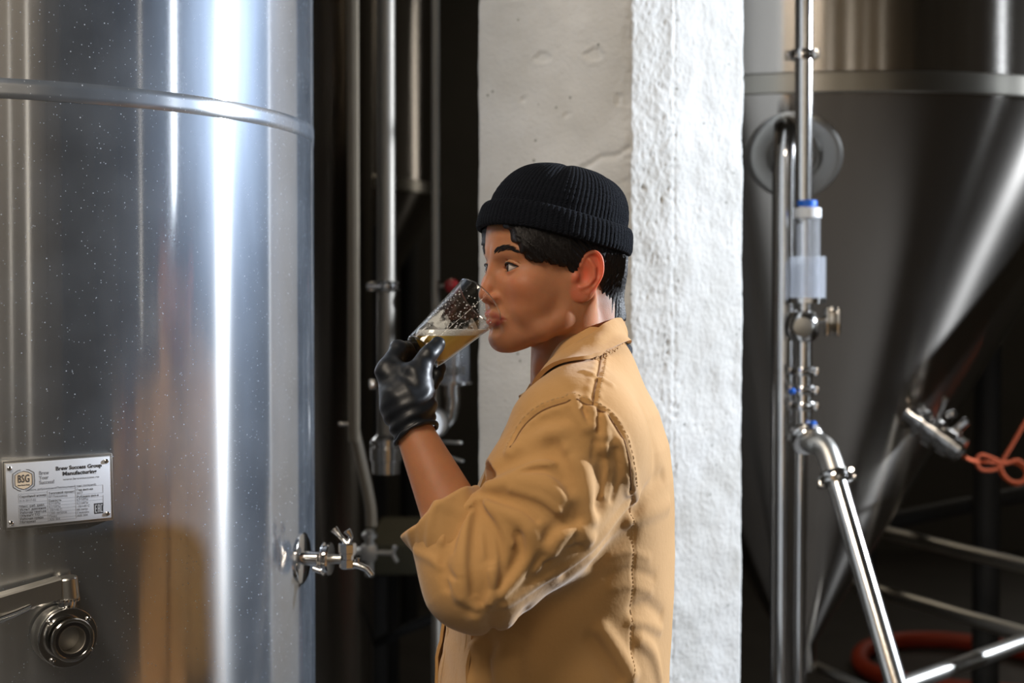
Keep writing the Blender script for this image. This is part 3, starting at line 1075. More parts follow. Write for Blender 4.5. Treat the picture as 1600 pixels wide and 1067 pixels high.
x.box(A(1292, 503, -0.02), (0.006, 0.030, 0.060), None, 0.002); x.box(A(1309, 503, -0.02), (0.006, 0.030, 0.060), None, 0.002); x.build('valve_handle', M['polished'], bv)
MB().cyl(A(1256, 690), A(1256, 530), 0.0180, 22).build('pipe', M['polished'], line)
for yy in (580, 609, 634):
    clamp(line, A(1255, yy), up3, 0.0185, (-1, -0.4, 0), 0.9)
    clamp(line, A(1257, yy), up3, 0.0180, (1, -0.4, 0), 0.8)
MB().lathe([(-0.004, 0.004), (0.0, 0.0070), (0.004, 0.004)], A(1238, 611, -0.035), (0, -1, 0), 14).build('blue_button', M['blue'], line)
MB().lathe([(-0.004, 0.006), (0.0, 0.0085), (0.004, 0.006)], A(1270, 661, -0.03), (0, 0, 1), 14).build('blue_button', M['blue'], line)
# bend and slanting pipe
P0, P1, P2, P3 = A(1256, 672), A(1266, 690, -0.03), A(1292, 706, -0.06), A(1305, 744, -0.09)
MB().tube(spline([P0, P1, A(1280, 694, -.045), P2, P3], 8), 0.0240, 24).build('bend', M['satin'], line)
clamp(line, A(1262, 686, -0.02), (P1 - P0), 0.0245, (-1, 0.2, 0.3), 1.0)
PE = A(1402, 1075, -0.30)
dirp = (PE - P3).normalized()
clamp(line, P3 + dirp * 0.004, dirp, 0.0235, (1, -0.2, 0.4), 1.1)
clamp(line, P3 + dirp * 0.004, dirp, 0.0230, (-1, -0.2, -0.4), 1.1)
PF = P3 + dirp * (P3.z - 0.03) / (-dirp.z)
MB().cyl(P3 + dirp * 0.005, PF, 0.0215, 24).build('pipe', M['steel'], line)
MB().cyl((A(1252, 690, 0.03).x, RY + 0.05, 0.0), A(1252, 690, 0.05), 0.0140, 20).build('pipe', M['polished'], line)

# thick pipe that turns out of the round port and drops to the floor
BY = 3.20
B = lambda px, py, d=0.0: Vector(at(px, py, BY + d))
xq = B(1226, 260)
zb = xq.z + 0.02
MB().tube([(xq.x, BY, 0), (xq.x, BY, 0.6), (xq.x, BY, 1.2), (xq.x, BY, zb - .02)] + [(xq.x + 0.012 * t, BY + 0.06 * (1 - math.cos(t * PI / 2)) , zb + 0.075 * math.sin(t * PI / 2)) for t in (0.15, .3, .45, .6, .75, .9, 1.0)] + [(pp.x, pp.y + 0.02, pp.z + .03)], 0.0275, 28).build('drop_pipe', M['polished'], ct)['label'] = 'thick upright steel pipe leaving the round port'

# left gap: pipe with bottom union, and thin pipe with its own sight glass
LY = 3.05
C = lambda px, py, d=0.0: Vector(at(px, py, LY + d))
lp = empty('riser_pipe', (C(604, 700).x, LY, 0))
tag(lp, 'upright steel pipe ending in a wide union, behind the gloved hand', 'pipe')
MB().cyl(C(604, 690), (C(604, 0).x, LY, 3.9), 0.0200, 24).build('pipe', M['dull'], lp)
clamp(lp, C(604, 447), up3, 0.0195, (-1, -0.3, 0))
MB().cyl(C(598, 447, -0.02), C(572, 447, -0.02), 0.0065, 12, bev=.002).build('clamp_bolt', M['polished'], lp)
MB().lathe([(-0.040, 0.022), (-0.038, 0.030), (-0.012, 0.030), (-0.010, 0.034), (0.018, 0.0345), (0.019, 0.028), (0.024, 0.028), (0.025, 0.0335), (0.036, 0.0335), (0.040, 0.026), (0.046, 0.021)], C(604, 712), up3, 36).build('union', M['polished'], lp)
clamp(lp, C(604, 600), up3, 0.0185, (-1, -0.3, 0))
lp2 = empty('gauge_line', (C(682, 640).x, LY, 0))
tag(lp2, 'thin steel line with a sight glass, bend and round gauge behind the beer glass', 'pipe')
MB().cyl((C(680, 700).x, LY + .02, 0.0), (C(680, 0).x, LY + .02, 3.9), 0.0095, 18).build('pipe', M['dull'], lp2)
MB().lathe([(0, 0.0335), (0.09, 0.0335)], C(709, 598), up3, 32, False).build('sight_sleeve', M['clear'], lp2)
MB().lathe([(-0.004, 0.028), (-0.003, 0.040), (0.003, 0.040), (0.004, 0.036)], C(709, 598), up3, 36).build('sleeve_ring', M['polished'], lp2)
x = MB(); x.cyl(C(709, 598), C(709, 520), 0.017, 22); x.build('pipe', M['polished'], lp2)
for k in range(4):
    MB().cyl(C(694 + k * 10, 586, -.034), C(694 + k * 10, 572, -.034), 0.004, 8, bev=.001).build('nut', M['satin'], lp2)
MB().lathe([(0, 0.0165), (0.020, 0.0165), (0.0205, 0.0195), (0.030, 0.0195), (0.031, 0.016)], C(706, 618), up3, 24).build('collar', M['polished'], lp2)
MB().tube(spline([C(707, 612), C(707, 636), C(701, 655), C(687, 666), C(676, 668)], 6), 0.0150, 20).build('bend', M['polished'], lp2)
gd = Vector((0.45, -0.88, 0.1)).normalized()
g = MB().lathe([(-0.012, 0.012), (-0.010, 0.0335), (0.006, 0.0335), (0.010, 0.032), (0.010, 0.0285)], C(678, 660, -0.05), gd, 36, False)
go = g.build('gauge', M['polished'], lp2)
MB().lathe([(0.004, 0.0287), (0.0045, 0.0)], C(678, 660, -0.05), gd, 32, False).build('gauge_face', M['white_plastic'], go)
for (a, c2) in (((676, 690), (722, 692)), ((680, 706), (724, 721))):
    p, q2 = C(a[0], a[1], -0.03), C(c2[0], c2[1], -0.06)
    mm = frame((p + q2) / 2, q2 - p)
    hb = MB(); hb.box((0, 0, 0), (0.012, 0.007, (q2 - p).length), mm, 0.003)
    hb.build('handle', M['satin'], lp2)
MB().lathe([(-0.016, 0.004), (-0.012, 0.0125), (0.0, 0.0165), (0.012, 0.0125), (0.016, 0.004)], C(706, 447), (0, -1, 0), 20).build('knob', M['red'], lp2)
MB().cyl(C(706, 447), C(684, 447, .02), 0.004, 8).build('knob_stem', M['satin'], lp2)

# ------------------------------------------------------------------ hoses, rope, plinth
def floor_pt(px, py, z=0.04):
    d = ray(px, py)
    t = (z - CAM_Z) / d[2]
    return (d[0] * t, d[1] * t, z)


hs = MB().tube(spline([floor_pt(*q) for q in ((1720, 1045), (1640, 1028), (1560, 1010), (1480, 1000), (1410, 1000), (1362, 1010), (1344, 1024), (1352, 1044), (1400, 1062), (1480, 1074), (1600, 1085))], 8), 0.036, 16)
tag(hs.build('hose', M['orange_hose']), 'thick orange-red hose looped on the dark floor', 'hose')
rp = MB()
Q = lambda px, py, d=0.0: at(px, py, 3.93 + d)
rp.tube(spline([Q(1506, 713, -0.20), Q(1514, 718, -0.1), Q(1526, 721), Q(1545, 722), Q(1572, 724), Q(1590, 719), Q(1604, 732), Q(1598, 751), Q(1580, 752), Q(1566, 738), Q(1562, 722), Q(1545, 714), Q(1532, 711), Q(1525, 721), Q(1534, 734), Q(1556, 733), Q(1566, 720), Q(1582, 694), Q(1604, 656), Q(1640, 600)], 6), 0.0052, 8)
rp.tube(spline([Q(1560, 724, .006), Q(1580, 722, .006), Q(1596, 728, .006), Q(1606, 745, .006), Q(1590, 757, .006), Q(1572, 748, .006), Q(1562, 735, .006)], 6), 0.0052, 8)
tag(rp.build('rope', M['orange_rope']), 'knotted orange cord hanging from the valve of the conical tank', 'rope')
pl = MB()
pa, pb = Vector(at(585, 893, 4.3)), Vector(at(760, 930, 4.1))
pl.box((0, 0, 0), (0.40, 0.62, 0.10), Matrix.Translation((-0.285, 4.95, 0.72)), 0.01)
stand = empty('work_platform', (-0.285, 4.95, 0))
tag(stand, 'low dim olive platform behind the man, between the tank and the pillar', 'platform')
pl.build('platform_top', M['tan_plinth'], stand)
for (x, y) in ((-0.44, 4.7), (-0.13, 4.7), (-0.44, 5.2), (-0.13, 5.2)):
    MB().box((x, y, 0.335), (0.05, 0.05, 0.67), None, 0.004).build('leg', M['dark_paint'], stand)
h2 = MB().tube(spline([at(560, 1006, 4.35), at(590, 1003, 4.2), at(640, 980, 4.1), at(690, 965, 4.1), at(740, 990, 4.1), (-0.06, 4.1, 0.35), (-0.03, 4.1, 0.02)], 8), 0.015, 12)
tag(h2.build('hose', M['black_hose']), 'thin dark hose curving through the shade beside the pale work jacket', 'hose')
# ------------------------------------------------------------------ soft shapes: distance fields meshed with surface nets


def smin(a, b, k):
    h = np.clip(0.5 + 0.5 * (b - a) / k, 0, 1)
    return b * (1 - h) + a * h - k * h * (1 - h)


def smax(a, b, k):
    return -smin(-a, -b, k)


def ell(P, c, r, rot=None):
    Q = P - np.array(c, P.dtype)
    if rot is not None:
        Q = Q @ np.array(rot, P.dtype)
    r = np.array(r, P.dtype)
    k0 = np.linalg.norm(Q / r, axis=1)
    k1 = np.linalg.norm(Q / (r * r), axis=1) + 1e-9
    return k0 * (k0 - 1.0) / k1


def cap(P, a, b, ra, rb=None):
    a = np.array(a, P.dtype); b = np.array(b, P.dtype)
    rb = ra if rb is None else rb
    d = b - a
    t = np.clip(((P - a) @ d) / max(float(d @ d), 1e-12), 0, 1)
    return np.linalg.norm(P - a - t[:, None] * d, axis=1) - (ra + (rb - ra) * t)


def chain(P, pts, rs, k=None):
    d = None
    for i in range(len(pts) - 1):
        c = cap(P, pts[i], pts[i + 1], rs[i], rs[i + 1])
        d = c if d is None else (np.minimum(d, c) if k is None else smin(d, c, k))
    return d


def poly2(x, y, poly):
    """signed distance to a 2D polygon (negative inside)"""
    n = len(poly)
    d = np.full(x.shape, 1e9)
    s = np.ones(x.shape)
    for i in range(n):
        xi, yi = poly[i]
        xj, yj = poly[i - 1]
        ex, ey = xj - xi, yj - yi
        wx, wy = x - xi, y - yi
        t = np.clip((wx * ex + wy * ey) / (ex * ex + ey * ey), 0, 1)
        bx, by = wx - ex * t, wy - ey * t
        d = np.minimum(d, bx * bx + by * by)
        c1, c2, c3 = y >= yi, y < yj, ex * wy > ey * wx
        s = np.where((c1 & c2 & c3) | (~c1 & ~c2 & ~c3), -s, s)
    return s * np.sqrt(d)


def surface_nets(f, lo, hi, h, margin=1.6, newton=1):
    lo = np.array(lo, float); hi = np.array(hi, float)
    B = 6
    nb = np.ceil((hi - lo) / (h * B)).astype(int)
    n = nb * B + 1
    # coarse pass
    cc = [lo[i] + (np.arange(nb[i]) + 0.5) * B * h for i in range(3)]
    G = np.stack(np.meshgrid(*cc, indexing='ij'), -1).reshape(-1, 3)
    d0 = f(G).reshape(nb)
    V = np.repeat(np.repeat(np.repeat(np.where(d0 < 0, -1.0, 1.0), B, 0), B, 1), B, 2)
    V = np.pad(V, ((0, 1), (0, 1), (0, 1)), mode='edge').astype(np.float32)
    act = np.abs(d0) < B * h * 0.87 * margin
    node = np.zeros(n, bool)
    bi = np.argwhere(act)
    off = np.stack(np.meshgrid(*[np.arange(B + 1)] * 3, indexing='ij'), -1).reshape(-1, 3)
    idx = (bi[:, None, :] * B + off[None]).reshape(-1, 3)
    node[idx[:, 0], idx[:, 1], idx[:, 2]] = True
    ids = np.argwhere(node)
    vals = np.empty(len(ids), np.float32)
    for s in range(0, len(ids), 400000):
        vals[s:s + 400000] = f(lo + ids[s:s + 400000] * h)
    V[node] = vals
    S = V < 0
    c = [S[i:i + n[0] - 1, j:j + n[1] - 1, k:k + n[2] - 1] for i in (0, 1) for j in (0, 1) for k in (0, 1)]
    tot = sum(x.astype(np.int8) for x in c)
    cells = np.argwhere((tot > 0) & (tot < 8))
    cv = np.stack([V[cells[:, 0] + i, cells[:, 1] + j, cells[:, 2] + k] for i in (0, 1) for j in (0, 1) for k in (0, 1)], 1)
    corner = np.array([(i, j, k) for i in (0, 1) for j in (0, 1) for k in (0, 1)], float)
    acc = np.zeros((len(cells), 3)); cnt = np.zeros(len(cells))
    for a in range(8):
        for b in range(a + 1, 8):
            if abs(corner[a] - corner[b]).sum() != 1: continue
            m = (cv[:, a] < 0) != (cv[:, b] < 0)
            t = cv[m, a] / (cv[m, a] - cv[m, b])
            acc[m] += corner[a] + t[:, None] * (corner[b] - corner[a])
            cnt[m] += 1
    verts = lo + (cells + acc / cnt[:, None]) * h
    vid = np.full(n - 1, -1, np.int64)
    vid[cells[:, 0], cells[:, 1], cells[:, 2]] = np.arange(len(cells))
    faces = []
    for ax in range(3):
        sl0 = [slice(None)] * 3; sl1 = [slice(None)] * 3
        sl0[ax] = slice(0, n[ax] - 1); sl1[ax] = slice(1, n[ax])
        E = S[tuple(sl0)] != S[tuple(sl1)]
        e = np.argwhere(E)
        o1, o2 = [(1, 2), (2, 0), (0, 1)][ax]
        ok = (e[:, o1] > 0) & (e[:, o2] > 0) & (e[:, o1] < n[o1] - 1) & (e[:, o2] < n[o2] - 1)
        e = e[ok]
        q = []
        for (da, db) in ((-1, -1), (0, -1), (0, 0), (-1, 0)):
            g = e.copy(); g[:, o1] += da; g[:, o2] += db
            q.append(vid[g[:, 0], g[:, 1], g[:, 2]])
        q = np.stack(q, 1)
        flip = ~S[e[:, 0], e[:, 1], e[:, 2]]
        q[flip] = q[flip][:, ::-1]
        faces.append(q)
    faces = np.concatenate(faces)
    faces = faces[(faces >= 0).all(1)]
    for _ in range(newton):
        d = f(verts)
        g = grad(f, verts, h * 0.5)
        step = (d / np.maximum((g * g).sum(1), 0.3))[:, None] * g
        L = np.linalg.norm(step, axis=1, keepdims=True)
        step *= np.minimum(1, 0.6 * h / np.maximum(L, 1e-9))
        verts = verts - step
    return verts, faces


def grad(f, P, e):
    g = np.empty_like(P)
    for a in range(3):
        o = np.zeros(3); o[a] = e
        g[:, a] = (f(P + o) - f(P - o)) / (2 * e)
    return g


def fast_mesh(name, verts, faces, mat, parent=None, smooth=True):
    me = bpy.data.meshes.new(name)
    me.vertices.add(len(verts))
    me.vertices.foreach_set('co', np.asarray(verts, np.float32).ravel())
    k = faces.shape[1]
    me.loops.add(faces.size)
    me.loops.foreach_set('vertex_index', np.asarray(faces, np.int32).ravel())
    me.polygons.add(len(faces))
    me.polygons.foreach_set('loop_start', np.arange(0, faces.size, k, dtype=np.int32))
    me.update(calc_edges=True)
    if smooth:
        me.polygons.foreach_set('use_smooth', np.ones(len(faces), bool))
    me.validate()
    if mat is not None:
        me.materials.append(mat)
    o = bpy.data.objects.new(name, me)
    link(o, parent)
    return o


def march(f, px, py, y0, y1, n=500):
    """first point of a shape met by the sight line of the photograph"""
    d = ray(px, py)
    Y = np.linspace(y0, y1, n)
    P = d[None, :] * (Y / d[1])[:, None]
    P[:, 2] += CAM_Z
    v = f(P)
    k = np.argmax(v < 0)
    if not (v < 0).any():
        k = int(np.argmin(v))
        return P[k]
    if k == 0: return P[0]
    t = v[k - 1] / (v[k - 1] - v[k])
    return P[k - 1] * (1 - t) + P[k] * t


def vnoise(P, scale, seed=0):
    """cheap smooth noise from a few sines"""
    rs = np.random.RandomState(seed)
    o = np.zeros(len(P))
    for i in range(5):
        k = rs.normal(size=3); k /= np.linalg.norm(k)
        o += np.sin(P @ (k * scale * (0.7 + 0.6 * rs.rand())) + rs.rand() * 7)
    return o / 5
# ------------------------------------------------------------------ the man
# head frame, millimetres: x forward, y to his left, z up; origin between the ears at eye height
YAW = R(26)
HEAD = at(852.6, 416, 1.85)
FW = np.array([-math.cos(YAW), -math.sin(YAW), 0.0])
LF = np.array([math.sin(YAW), -math.cos(YAW), 0.0])
UPV = np.array([0, 0, 1.0])
HR = np.stack([FW, LF, UPV], 0)      # rows


def to_world(Pmm):
    return HEAD + (np.asarray(Pmm, float) / 1000.0) @ HR


def to_head(P):
    return ((P - HEAD) @ HR.T) * 1000.0


def rotz(a):
    c, s = math.cos(a), math.sin(a)
    return np.array([[c, -s, 0], [s, c, 0], [0, 0, 1]])


def roty(a):
    c, s = math.cos(a), math.sin(a)
    return np.array([[c, 0, s], [0, 1, 0], [-s, 0, c]])


EYE = np.array([57.5, 31.0, -3.0])


def slit(Q, grow=0.0):
    u = (Q[:, 1] - 31.0) / (14.5 + grow)
    zc = 0.8 * u - 0.3
    up = (6.1 + grow) * np.clip(1 - np.abs(u) ** 2.3, -1.5, 1)
    dn = (4.9 + grow) * np.clip(1 - np.abs(u) ** 2.0, -1.5, 1)
    dz = Q[:, 2] - EYE[2] - zc
    return np.where(dz > 0, dz - up, -dz - dn) * 0.85


def ear_field(Q):
    # local frame of the ear: x back-to-front in its own plane, y outwards, z up
    c = np.array([-19.0, 76.5, -14.0])
    rot = rotz(R(-21)) @ roty(R(-14))
    E = (Q - c) @ rot          # coordinates along rotated axes
    d = ell(E, (0, 0, 3), (17, 3.0, 29))
    lobe = ell(E, (5, -0.5, -23), (8.5, 3.0, 9.5))
    d = smin(d, lobe, 6)
    d = smax(d, -ell(E, (5.0, 5.5, -2), (10.5, 5.6, 14)), 2.5)           # concha
    rim = [(12, 0.5, 10), (8, 2.0, 24), (-2, 3.0, 31.5), (-12, 3.2, 25), (-17, 3.2, 8), (-13.5, 2.6, -8), (-6, 2.0, -20)]
    rim = spline(rim, 4)
    d = smin(d, chain(E, rim, list(np.interp(np.linspace(0, 6, len(rim)), range(7), [2.4, 2.6, 2.6, 2.5, 2.3, 2.2, 2.0]))), 3.0)
    ah = [(2, 3.0, 20), (-6, 3.6, 12), (-9, 3.8, 0), (-4, 3.4, -11), (4, 3.0, -16)]
    d = smin(d, chain(E, ah, [1.6, 1.8, 1.9, 1.9, 2.2], 1.5), 4.0)
    tr = ell(E, (14, 2.0, -5), (4.2, 4.0, 6.5))
    d = smin(d, tr, 3)
    return d


def head_field(P):
    Q0 = to_head(P)
    Q = Q0.copy()
    Q[:, 1] = np.abs(Q[:, 1])
    d = ell(Q, (-12, 0, 30), (92, 75, 92))
    d = smin(d, ell(Q, (26, 0, -20), (53, 60, 62)), 14)
    d = smin(d, ell(Q, (38, 0, -68), (38, 41, 38)), 14)
    # jaw
    d = smin(d, chain(Q, [(54, 12, -93), (30, 46, -79), (4, 51, -66)], [16.0, 16.5, 15.0], 6), 14)
    d = smin(d, cap(Q, (6, 51, -66), (-6, 58, -22), 15.0, 13.5), 20)
    d = smin(d, cap(Q, (-18, 52, -46), (-30, 40, -90), 17.0, 20), 14)
    d = smin(d, ell(Q, (61, 0, -93), (18, 21, 17.5)), 10)
    d = smin(d, ell(Q, (42, 40, -52), (24, 20, 26)), 12)
    d = smin(d, ell(Q, (30, 48, -36), (28, 18, 26)), 12)
    # cheek bones and brow
    d = smin(d, ell(Q, (50, 43, -25), (20, 19, 17)), 14)
    d = smin(d, cap(Q, (70, 9, 17), (58, 42, 18), 9.0, 8.5), 9)
    # eye sockets
    d = smax(d, -ell(Q, (80, 30, -3.5), (14.5, 18, 11.5)), 9)
    # nose
    nose = chain(Q, [(69, 0, 10), (75, 0, -8), (82.5, 0, -28), (85.5, 0, -37)], [8.0, 7.2, 8.2, 9.4], 4)
    nose = smin(nose, ell(Q, (76.0, 12.5, -41.5), (10.5, 6.8, 7.6)), 4)
    nose = smin(nose, cap(Q, (66, 0, -36), (76, 0, -44), 12, 9), 6)
    d = smin(d, nose, 6.0)
    d = smax(d, -ell(Q, (83.5, 6.5, -49.0), (6.5, 3.6, 4.0)), 2.0)
    # muzzle, lips
    d = smin(d, ell(Q, (57, 0, -66), (22.5, 25, 19)), 9)
    ul = chain(Q, [(78.5, 0, -61.5), (77.6, 7, -62.0), (72.0, 17, -65.5), (65, 24.5, -68.3)], [5.4, 5.6, 4.0, 2.0], 2)
    ll = chain(Q, [(77.0, 0, -72.8), (75.5, 8, -72.4), (70.5, 17, -70.8), (65, 24, -69)], [5.8, 5.6, 4.2, 2.0], 2)
    lips = smin(ul, ll, 1.2)
    d = smin(d, lips, 2.6)
    gap = chain(Q, [(86, 0, -67.2), (84, 9, -67.4), (76, 19, -68.2), (69, 26, -69.2)], [1.2, 1.2, 1.1, 0.8])
    d = smax(d, -gap, 1.4)
    d = smax(d, -cap(Q, (85, 0, -82.5), (77, 14, -82), 5.5, 4.5), 8)        # hollow under the lip
    d = smax(d, -cap(Q, (85.5, 0, -51), (85.5, 0, -57), 2.0, 2.4), 4)       # philtrum
    d = smax(d, -cap(Q, (80, 19, -46), (72, 27, -62), 1.2, 1.4), 6)         # smile line
    # lids
    E = Q - EYE
    r = np.linalg.norm(E, axis=1)
    lids = r - 14.3
    lids = smax(lids, -(slit(Q)), 0.8)
    lid_only = np.where(Q[:, 0] > 50, lids, 50.0)
    d = smin(d, lid_only, 3.0)
    crease = np.abs(slit(Q) - 3.2) - 0.5
    d = smax(d, -np.maximum(np.maximum(crease, np.abs(r - 15.0) - 0.9), -(Q[:, 2] - EYE[2] - 1.0)), 0.8)
    d = smax(d, -np.maximum(slit(Q), r - 19.0), 0.8)
    # ears
    d = smin(d, ear_field(Q), 3.5)
    # neck
    nk = cap(Q0, (-36, 0, -55), (-50, 2, -185), 53, 60)
    nk = smin(nk, cap(Q0, (-64, 0, -10), (-70, 0, -185), 40, 56), 16)
    nk = smin(nk, cap(Q, (-26, 62, -40), (-5, 20, -185), 12, 13), 14)
    d = smin(d, nk, 16)
    d = smin(d, ell(Q0, (4, 0, -134), (11, 9, 13)), 14)
    return d / 1000.0


def skin_material():
    m, nt, b = new_mat('skin')
    b.inputs['Roughness'].default_value = 0.48
    b.inputs['Specular IOR Level'].default_value = 0.28
    b.inputs['Subsurface Weight'].default_value = 0.55
    b.inputs['Subsurface Radius'].default_value = (1.0, 0.20, 0.08)
    b.inputs['Subsurface Scale'].default_value = 0.014
    at_ = N(nt, 'ShaderNodeAttribute', attribute_name='tint')
    tc = N(nt, 'ShaderNodeTexCoord')
    n = N(nt, 'ShaderNodeTexNoise', i_Scale=55.0, i_Detail=6.0)
    nt.links.new(tc.outputs['Object'], n.inputs['Vector'])
    mr = N(nt, 'ShaderNodeMapRange')
    mr.inputs['To Min'].default_value = 0.86
    mr.inputs['To Max'].default_value = 1.12
    nt.links.new(n.outputs['Fac'], mr.inputs['Value'])
    mx = N(nt, 'ShaderNodeMix', data_type='RGBA', blend_type='MULTIPLY')
    mx.inputs[0].default_value = 1.0
    nt.links.new(at_.outputs['Color'], mx.inputs[6])
    nt.links.new(mr.outputs[0], mx.inputs[7])
    nt.links.new(mx.outputs[2], b.inputs['Base Color'])
    n2 = N(nt, 'ShaderNodeTexNoise', i_Scale=900.0, i_Detail=3.0)
    nt.links.new(tc.outputs['Object'], n2.inputs['Vector'])
    bp = N(nt, 'ShaderNodeBump', i_Strength=0.22, i_Distance=0.0012)
    nt.links.new(n2.outputs['Fac'], bp.inputs['Height'])
    nt.links.new(bp.outputs[0], b.inputs['Normal'])
    return m


SKIN = (0.43, 0.185, 0.090)
LIP = (0.36, 0.075, 0.06)


def smooth01(x):
    x = np.clip(x, 0, 1)
    return x * x * (3 - 2 * x)


# ---- the arm that lifts the glass (world space)
SH = at(900, 700, 1.69)
EL = at(748, 893, 1.635)
WR = at(646, 672, 1.69)
CUFF = at(696, 814, 1.648)
SHF = at(905, 690, 2.02)
ELF = at(892, 960, 2.04)


def arm_field(P):
    fa = EL + (WR - EL) * 0.35
    d = chain(P, [EL, fa, WR, WR + (WR - EL) * 0.12], [0.036, 0.0375, 0.0222, 0.021], 0.006)
    # flat of the wrist: forearm is broader than deep
    return d


# torso sections of the jacket, from the outline: (row, front x, back x, half width, depth of the centre)
TOR = [(520, 880, 966, 0.050), (560, 858, 985, 0.100), (600, 838, 1005, 0.150), (640, 815, 1027, 0.175), (690, 792, 1042, 0.190), (740, 768, 1049, 0.195), (800, 742, 1051, 0.196), (860, 718, 1051, 0.194),
       (930, 708, 1050, 0.194), (1000, 702, 1046, 0.196), (1067, 696, 1043, 0.198), (1140, 690, 1046, 0.200), (1230, 688, 1050, 0.202)]
YC = 1.865
TZ = np.array([at(900, t[0], YC)[2] for t in TOR])
TF = np.array([at(t[1], t[0], YC)[0] for t in TOR])
TB = np.array([at(t[2], t[0], YC)[0] for t in TOR])
TW = np.array([t[3] for t in TOR])


def torso_field(P, grow=0.0):
    z = P[:, 2]
    order = np.argsort(TZ)
    zf, ff, bf, wf = TZ[order], TF[order], TB[order], TW[order]
    fx = np.interp(z, zf, ff); bx = np.interp(z, zf, bf); w = np.interp(z, zf, wf)
    cx = (fx + bx) / 2; a = (bx - fx) / 2 + grow; w = w + grow
    x = (P[:, 0] - cx) / a; y = (P[:, 1] - YC) / w
    e = 2.3
    k = (np.abs(x) ** e + np.abs(y) ** e) ** (1 / e) + 1e-9
    # distance along the section, roughly
    rad = np.sqrt((x * a) ** 2 + (y * w) ** 2) + 1e-9
    d = (k - 1) * rad / k * 0.90
    d = np.maximum(d, (TZ.min() + 0.02) - z)
    d = np.maximum(d, z - (TZ.max() - 0.003))
    return d


def seg_dist(P, pts, close=False):
    d = np.full(len(P), 9.0)
    for i in range(len(pts) - 1):
        a, b = pts[i], pts[i + 1]
        v = b - a
        t = np.clip(((P - a) @ v) / max(float(v @ v), 1e-12), 0, 1)
        d = np.minimum(d, np.linalg.norm(P - a - t[:, None] * v, axis=1))
    return d


CUFFDIR = (CUFF - EL) / np.linalg.norm(CUFF - EL)


def sleeve_field(P):
    mid = SH * 0.5 + EL * 0.5 + np.array([0.012, 0, -0.004])
    d = chain(P, [SH, mid, EL + np.array([0.004, 0, -0.002])], [0.086, 0.077, 0.067], 0.03)
    d2 = chain(P, [EL, CUFF + CUFFDIR * 0.004], [0.065, 0.047], 0.02)
    d = smin(d, d2, 0.022)
    return d


def sleeve_far(P):
    return chain(P, [SHF, ELF, ELF + np.array([-0.02, 0, -0.2])], [0.080, 0.064, 0.056], 0.03)


def jacket_base(P):
    t = torso_field(P)
    s = sleeve_field(P)
    d = smin(t, s, 0.030)
    d = smin(d, sleeve_far(P), 0.035)
    # shoulder slope towards the collar
    nb = at(925, 575, 1.80)
    d = smin(d, cap(P, nb, SH + np.array([0.005, 0, 0.028]), 0.040, 0.052), 0.045)
    nb2 = at(925, 575, 1.97)
    d = smin(d, cap(P, nb2, SHF + np.array([0.005, 0, 0.028]), 0.040, 0.052), 0.045)
    # the cut end of the sleeve
    end = ((P - (CUFF + CUFFDIR * 0.008)) @ CUFFDIR)
    near = np.linalg.norm(P - CUFF, axis=1) < 0.085
    d = np.where(near, smax(d, end, 0.006), d)
    return d


def on_jacket(px, py):
    return march(jacket_base, px, py, 1.45, 2.05)


